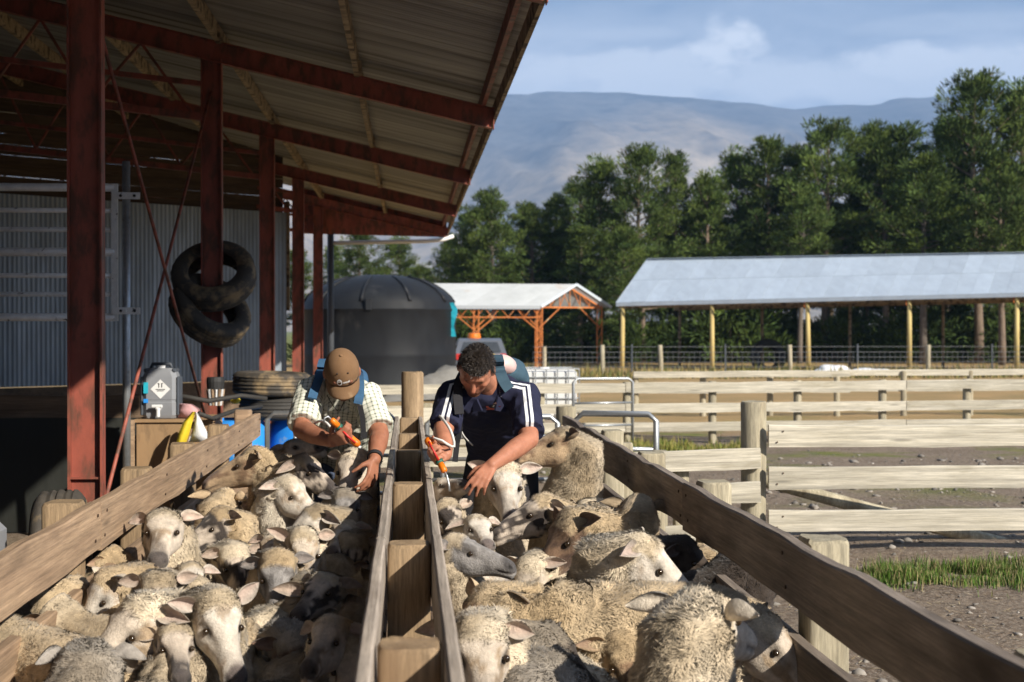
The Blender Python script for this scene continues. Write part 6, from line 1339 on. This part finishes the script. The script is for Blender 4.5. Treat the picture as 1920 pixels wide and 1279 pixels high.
    for s in ('r', 'l'):
        k = J[s+'k'] if kind == 'navy' else J[s+'a']; capsule(b, J[s+'h'], J[s+'h'].lerp(J[s+'k'], .5), .10, .092)
        if kind == 'navy': capsule(b, J[s+'h'].lerp(J[s+'k'], .5), J[s+'h'].lerp(J[s+'k'], .86), .092, .09)
        else: capsule(b, J[s+'h'].lerp(J[s+'k'], .5), J[s+'k'], .09, .075); capsule(b, J[s+'k'], J[s+'a'], .073, .062)
    TV, TN_, TF = fuse(b, .011, 4); add('shorts' if kind == 'navy' else 'trousers', TV, TF, M['trouser' if kind == 'navy' else 'denim'], root, loc, True)
    for s in ('r', 'l'):
        b = MB(); a = J[s+'a']; capsule(b, a+Vector((0, .03, .1)), a+Vector((0, .02, -.02)), .055, .055); capsule(b, a+Vector((0, .03, -.025)), a+Vector((0, -.16, -.035)), .045, .04); BV_, _, BF = fuse(b, .012, 2); add('boot', BV_, BF, M['boot'], root, loc, True)
    return dict(root=root, f=f, u=u, l=l, hc=hc, side=side, ax=ax, fr=fr, SV=SV, SN=SN, grips=grips, loc=loc, J=J)
def hair_cap(P, mat):
    hc, f, u, l = P['hc'], P['f'], P['u'], P['l']; rng = np.random.default_rng(5); n, m = 40, 26; V = []; C = []
    for i in range(m+1):
        ph = math.pi*i/m
        for k in range(n):
            th = 2*math.pi*k/n; x, y, z = math.sin(ph)*math.cos(th), math.sin(ph)*math.sin(th), math.cos(ph); V.append(np.array(hc)+np.array(l)*x*.083+np.array(f)*(y*.103-.003)+np.array(u)*(z*.113+.002))
    V = np.array(V); D = V-np.array(hc); nn = D/np.linalg.norm(D, axis=1)[:, None]; V = V+nn*(.006*vnoise(V, 40, 2)+.004*vnoise(V, 90, 5))[:, None]
    hf, hu, hl = D@np.array(f), D@np.array(u), D@np.array(l); keep = (hu > .050) | ((hf < -.005) & (hu > -.062)) | ((hf < .03) & (hu > .0))
    F = np.array([(i*n+k, i*n+(k+1) % n, (i+1)*n+(k+1) % n, (i+1)*n+k) for i in range(m) for k in range(n)]); F = F[keep[F].all(1)]
    L_ = 5000; fi = rng.integers(0, len(F), L_); w = rng.dirichlet((1, 1, 1, 1), L_); p = (V[F[fi]]*w[..., None]).sum(1); nr = (nn[F[fi]]*w[..., None]).sum(1); nr /= np.linalg.norm(nr, axis=1)[:, None]
    g = np.array(f)*.5-np.array(u)*.25+.55*rng.standard_normal((L_, 3)); g -= nr*np.sum(g*nr, 1)[:, None]; g /= np.linalg.norm(g, axis=1)[:, None]; s = np.cross(nr, g); ln = (.008+.01*rng.random((L_, 1)))
    LV = np.stack([p-nr*.002, p+nr*ln*.4+g*ln*.3+s*.0011, p+nr*ln*.65+g*ln*.9, p+nr*ln*.4+g*ln*.3-s*.0011], 1).reshape(-1, 3); b0 = len(V); k4 = np.arange(L_)[:, None]*4+b0
    col = np.concatenate([np.tile((.020, .015, .012), (len(V), 1)), np.repeat(np.array((.030, .022, .017))*(.6+1.0*rng.random((L_, 1))), 4, 0)])
    add('hair', np.concatenate([V, LV]), [F, np.concatenate([k4, k4+1, k4+2, k4+3], 1)], mat, P['root'], P['loc'], True, col)
def gun(P, s, g, label, hose):
    """drench gun: handle in the fist, barrel and nozzle along g"""
    c, _ = P['grips'][s]; g = unit(g); root = empty('drench_gun', c, label, 'drench gun'); n_ = unit(g.cross(Vector((0, -1, 0)))); o_ = unit(n_.cross(g))
    b = MB(); capsule(b, c-g*.058, c+g*.03, .0165, .0145); b.done('handle', M['orange'], root, smooth=True)
    b = MB(); capsule(b, c-g*.070, c-g*.062, .019, .018); b.done('end_knob', M['orange'], root, smooth=True)
    b = MB(); b.lathe([(.018, 0), (.018, .014), (.015, .016)], c+g*.034, 14, g); b.done('collar', M['green_plastic'], root, smooth=True)
    b = MB(); b.lathe([(.0145, 0), (.0145, .04), (.010, .045)], c+g*.05, 14, g); b.done('dose_cylinder', M['orange'], root, smooth=True)
    b = MB(); b.tube([c+g*.09, c+g*.115, c+g*.135+Vector((0, 0, -.02)), c+g*.142+Vector((0, 0, -.045))], .0045, 8); b.done('nozzle', M['galv'], root, smooth=True)
    b = MB(); b.tube([c+g*.04+o_*.016, c-g*.01+o_*.034, c-g*.055+o_*.03], .0055, 8); b.done('trigger_lever', M['red'], root, smooth=True)
    if hose: b = MB(); b.tube([c-g*.10]+[Vector(h) for h in hose], .0062, 8); b.done('drench_hose', M['tube_white'], smooth=True, label=hose_label(label), cat='hose')
def hose_label(l): return 'white drench hose looping from the gun of the man in navy' if 'navy' in l else 'thin pale drench hose from the gun of the man in check'
CHECK = cloth_mat('check_cloth', 'check'); NAVY = cloth_mat('navy_cloth', 'navy')
def smooth_pts(pts, n=14): return [Vector(p) for p in catmull([tuple(p) for p in pts], n)]
def man_navy():
    J = dict(pelvis=at(942, 842, 7.38), neck=at(912, 722, 6.74), head=at(893, 690, 6.56), rs=at(848, 742, 6.70), ls=at(984, 744, 6.74), re=at(830, 812, 6.52), rw=at(836, 852, 6.32), le=at(992, 824, 6.52), lw=at(922, 872, 6.34))
    J.update(rh=J['pelvis']+Vector((-.09, .02, -.06)), lh=J['pelvis']+Vector((.09, .02, -.06)), rk=Vector((.30, 7.36, .52)), lk=Vector((.60, 7.36, .53)), ra=Vector((.29, 7.55, .09)), la=Vector((.62, 7.55, .09)))
    ga = unit((.42, -.45, -.78))
    H = dict(r=dict(w_=0), l=dict(w_=0)); gd = -ga
    pd = unit(Vector((-.25, -.75, -.55))); pd = unit(pd-gd*pd.dot(gd)*.9); pn = gd.cross(pd)
    H = {'r': dict(pd=pd, pn=pn, curl=(58, 72, 45)), 'l': dict(pd=(-.55, -.6, -.62), pn=(-.25, .55, -.8), curl=(22, 28, 20), spread=1.0)}
    P = person(J, 'man in navy polo shirt with white sleeve stripes bending over a sheep', 'navy', (-.16, -.60, -.78), (0, -.78, .60), (.42, .20, .13), H)
    hair_cap(P, M['hair_dark'])
    side, ax, fr = P['side'], P['ax'], P['fr']; L_ = P['loc']; root = P['root']
    # badge on the chest
    c = snap([at(928, 762, 6.6)], P['SV'], P['SN'], .006)[0]; q = Matrix((side, fr.cross(side)*-1 if (fr.cross(side)).z < 0 else fr.cross(side), fr)).transposed(); upb = q.col[1]
    def bd(pts, off): return [c+side*x+Vector(upb)*y-Vector((0, off, 0)) for x, y in pts]
    b = MB(); arc = [(.036*math.cos(R(a)), .012+.036*math.sin(R(a))*1.0-.02) for a in range(180, 361, 20)]+[(.024*math.cos(R(a)), .012+.022*math.sin(R(a))-.02) for a in range(360, 179, -20)]
    b.raw(bd(arc, .004), [(i, i+1, 18-i, 19-i) for i in range(9)]); b.raw(bd([(-.03, -.05), (.03, -.045), (.03, -.037), (-.03, -.042)], .004), [(0, 1, 2, 3)])
    bg_ = b.done('badge', M['red'], root)
    b = MB(); b.raw(bd([(-.014, -.025), (.012, -.025), (.010, .0), (.004, .016), (-.006, .012)], .006), [(0, 1, 2, 3, 4)]); b.done('badge_figure', M['black_paint'], bg_)
    b = MB(); b.raw(bd([(-.004, -.018), (.004, -.018), (.003, .004), (-.003, .004)], .008), [(0, 1, 2, 3)]); b.raw(bd([(-.004, .016), (.01, .016), (.004, .032)], .008), [(0, 1, 2)]); b.done('badge_mark', M['white_paint'], bg_)
    b = MB(); b.raw(bd([(-.006, .014), (.012, .014), (.004, .038)], .007), [(0, 1, 2)]); b.done('badge_flame', M['red'], bg_)
    # backpack
    bc = J['pelvis'].lerp(J['neck'], .52)-fr*.20+side*.06; root2 = empty('backpack', bc-ax*.2, 'blue grey drench backpack worn by the man in navy', 'backpack')
    b = MB(); loft(b, [(bc-ax*.22, side, fr, .09, .05), (bc-ax*.19, side, fr, .125, .075), (bc+ax*.0, side, fr, .135, .085), (bc+ax*.14, side, fr, .125, .07), (bc+ax*.175, side, fr, .09, .045)], 24, .6); V, N_, F = fuse(b, .011, 3); V = V+N_*(.008*vnoise(V, 14, 4))[:, None]; add('bag', V, F, M['pack_blue'], root2, WL[root2.name], True)
    b = MB(); loft(b, [(bc+ax*.155, side, fr, .075, .045), (bc+ax*.185, side, fr, .085, .05), (bc+ax*.22, side, fr, .07, .042), (bc+ax*.235, side, fr, .045, .026)], 20, .8); b.done('drench_bladder', M['pinkish'], root2, smooth=True)
    b = MB(); b.lathe([(.026, 0), (.026, .03), (0, .032)], bc+ax*.225-side*.03, 12, ax); b.done('bladder_cap', M['post_yellow'], root2)
    b = MB(); b.beam(bc+ax*.19-side*.05-fr*.0, bc+ax*.30-side*.06+fr*.05, .05, .012, up=fr); b.done('pack_buckle', M['strap_black'], root2)
    for px, mt_, w, nm in (((at(932, 668, 6.9), at(938, 690, 6.7), at(943, 706, 6.6), at(949, 720, 6.6), at(957, 732, 6.6)), 'pack_blue', .052, 1), ((at(866, 700, 6.8), at(860, 720, 6.6), at(858, 745, 6.6), at(860, 775, 6.6)), 'strap_black', .042, 0)):
        ribbon('shoulder_strap', snap(smooth_pts(px), P['SV'], P['SN'], .008), Vector((0, -1, .3)), w, .009, M[mt_], root2)
    ribbon('hanging_strap', [at(861, 775, 6.55), at(863, 800, 6.6), at(857, 830, 6.62), at(853, 866, 6.62)], Vector((0, -1, .1)), .026, .004, M['strap_black'], root2)
    c = P['grips']['r'][0]
    gun(P, 'r', ga, 'orange drench gun in the right fist of the man in navy', smooth_pts([c+Vector((.03, -.03, .06)), at(851, 838, 6.3), at(846, 810, 6.3), at(832, 788, 6.42), at(820, 775, 6.6), at(822, 765, 6.85), at(880, 735, 7.0)], 18))
    b = MB(); b.tube(smooth_pts([at(861, 792, 6.8), at(868, 815, 6.8), at(886, 835, 6.9)], 8), .004, 6); b.done('spare_hose', M['tube_white'], smooth=True, label='thin pale tube hanging behind the dark strap of the man in navy', cat='hose')
def man_check():
    J = dict(pelvis=at(642, 838, 7.55), neck=at(630, 724, 6.98), head=at(641, 697, 6.78), rs=at(580, 736, 6.92), ls=at(690, 744, 6.94), re=at(566, 806, 6.74), rw=at(622, 828, 6.52), le=at(712, 815, 6.78), lw=at(702, 862, 6.58))
    J.update(rh=J['pelvis']+Vector((-.09, .02, -.06)), lh=J['pelvis']+Vector((.09, .02, -.06)), rk=Vector((-.46, 7.5, .52)), lk=Vector((-.22, 7.5, .52)), ra=Vector((-.47, 7.7, .09)), la=Vector((-.2, 7.72, .09)))
    gd = unit((-.62, -.25, .62)); pd = Vector((.8, -.35, -.2)); pd = unit(pd-gd*pd.dot(gd)*.95); pn = gd.cross(pd)
    H = {'r': dict(pd=pd, pn=pn, curl=(52, 66, 42)), 'l': dict(pd=(-.12, -.45, -.88), pn=(-.7, .4, -.2), curl=(25, 30, 20), spread=.8)}
    P = person(J, 'man in brown cap and pale checked shirt bending over the left race', 'check', (.10, -.66, -.72), (0, -.72, .66), (.34, .16, .10), H)
    side, ax, fr, hc, f, u, l = P['side'], P['ax'], P['fr'], P['hc'], P['f'], P['u'], P['l']; root = P['root']
    # cap
    b = MB(); V = []; n, m = 28, 9
    for i in range(m+1):
        ph = R(96)*i/m
        for k in range(n): th = 2*math.pi*k/n; V.append(hc+u*.010+l*(.084*math.sin(ph)*math.cos(th))+f*(.104*math.sin(ph)*math.sin(th)-.004)+u*(.104*math.cos(ph)))
    Vi = [hc+(v-hc)*.96 for v in V]; o_ = len(V); F = [(i*n+k, i*n+(k+1) % n, (i+1)*n+(k+1) % n, (i+1)*n+k) for i in range(m) for k in range(n)]; F += [tuple(o_+x for x in q[::-1]) for q in F]+[(m*n+k, m*n+(k+1) % n, o_+m*n+(k+1) % n, o_+m*n+k) for k in range(n)]
    cap = empty('cap', hc, 'brown baseball cap with small white mark on the man in check', 'cap'); add('crown', [tuple(v) for v in V+Vi], F, M['cap_brown'], cap, WL[cap.name], True)
    V = []; rows = 7
    for i in range(rows+1):
        t = i/rows
        for k in range(13):
            a = R(-78+156*k/12); x = math.sin(a); y = math.cos(a); rr = .080*x; yy = .099*max(y, .0)+.058*t*(max(0, y)**.55)
            V.append(hc+u*(.006-.018*t-.030*x*x*(.4+.6*t))+l*rr*(1.02)+f*(yy+.004))
    Vt = V+[v-u*.006 for v in V]; o_ = len(V); F = []
    for i in range(rows):
        for k in range(12): a = i*13+k; F += [(a, a+1, a+14, a+13), (o_+a, o_+a+13, o_+a+14, o_+a+1)]
    for k in range(12): a = rows*13+k; F.append((a, a+1, o_+a+1, o_+a))
    add('brim', [tuple(v) for v in Vt], F, M['cap_brown'], cap, WL[cap.name], True)
    b = MB(); b.lathe([(0, 0), (.008, .001), (.006, .006), (0, .007)], hc+u*.113, 10, u); b.done('button', M['cap_brown'], cap)
    def cs(x, y, off=.002):   # point on the cap front
        ph = R(96)*(1-y); th = math.pi/2+x; return hc+u*.010+l*((.084+off)*math.sin(ph)*math.cos(th))+f*((.104+off)*math.sin(ph)*math.sin(th)-.004)+u*((.104+off)*math.cos(ph))
    b = MB(); ring = []; rin = []
    for k in range(17): a = 2*math.pi*k/16; ring.append(cs(.20+.15*math.cos(a), .20+.10*math.sin(a))); rin.append(cs(.20+.10*math.cos(a), .20+.065*math.sin(a)))
    b.raw(ring+rin, [(k, k+1, 18+k, 17+k) for k in range(16)]); b.raw([cs(.30, .2), cs(.12, .22), cs(.12, .245), cs(.3, .225)], [(0, 1, 2, 3)])
    for x0, s in ((.0, 1), (-.10, 1.2), (-.20, 1), (-.30, 1.35)):
        for dx, ya, yb in ((0, .17, .17+.05*s), (-.06, .17, .17+.05*s)): b.raw([cs(x0+dx, ya), cs(x0+dx-.026, ya), cs(x0+dx-.026, yb), cs(x0+dx, yb)], [(0, 1, 2, 3)])
        b.raw([cs(x0, .19), cs(x0-.08, .19), cs(x0-.08, .205), cs(x0, .205)], [(0, 1, 2, 3)])
    b.done('cap_mark', M['white_paint'], cap)
    for s in (-.38, .38): b = MB(); b.lathe([(.004, 0), (.004, .003), (0, .003)], cs(s, .45), 8, f); b.done('eyelet', M['strap_black'], cap)
    # back of head hair
    b = MB(); ellipsoid(b, hc-f*.016-u*.028, (l, f, u), (.082, .088, .075)); b.done('hair', mk('grey_hair', (.10, .085, .07), (.06, .05, .04), 60, rough=.8, bump=.3), root, smooth=True)
    # pack straps
    bc = J['pelvis'].lerp(J['neck'], .42)-fr*.20; pk = empty('backpack', bc-ax*.2, 'dark blue drench backpack worn by the man in check', 'backpack')
    b = MB(); loft(b, [(bc-ax*.24, side, fr, .10, .05), (bc-ax*.2, side, fr, .14, .07), (bc+ax*.1, side, fr, .14, .08), (bc+ax*.16, side, fr, .09, .05)], 24, .6); V, N_, F = fuse(b, .012, 3); add('bag', V, F, M['strap_blue'], pk, WL[pk.name], True)
    for pts in ((at(606, 676, 7.1), at(602, 690, 6.95), at(596, 712, 6.8), at(590, 732, 6.8), at(586, 748, 6.8)), (at(662, 680, 7.1), at(668, 695, 6.95), at(673, 715, 6.8), at(674, 740, 6.8), at(671, 758, 6.8))):
        ribbon('shoulder_strap', snap(smooth_pts(pts), P['SV'], P['SN'], .008), Vector((0, -1, .3)), .042, .009, M['strap_blue'], pk)
    ribbon('hanging_strap', [at(675, 760, 6.62), at(680, 785, 6.64), at(682, 815, 6.66)], Vector((0, -1, .1)), .024, .004, M['strap_black'], pk)
    b = MB(); b.box(at(682, 816, 6.65), (.03, .015, .03)); b.done('strap_buckle', M['strap_black'], pk)
    nl = snap(smooth_pts([at(612, 742, 6.8), at(620, 760, 6.8), at(631, 776, 6.75), at(640, 762, 6.8), at(648, 742, 6.8)], 12), P['SV'], P['SN'], .005)
    b = MB(); b.tube(nl, .0022, 5); b.done('neck_cord', M['strap_black'], label='thin dark cord round the neck of the man in check', cat='cord')
    c = P['grips']['r'][0]; gun(P, 'r', gd, 'orange drench gun held upright by the man in check', smooth_pts([c+Vector((-.03, .03, -.03)), at(608, 790, 6.6), at(585, 800, 6.75), at(590, 830, 6.95)], 12))
    w = J['lw'].lerp(J['le'], .10); d = unit(J['le']-J['lw']); b = MB(); b.lathe([(.036, -.012), (.038, 0), (.036, .012), (.031, .012), (.031, -.012), (.036, -.012)], w, 18, d); b.done('wristwatch', M['strap_black'], smooth=True, label='dark wristwatch on the left wrist of the man in check', cat='watch')
man_navy(); man_check()
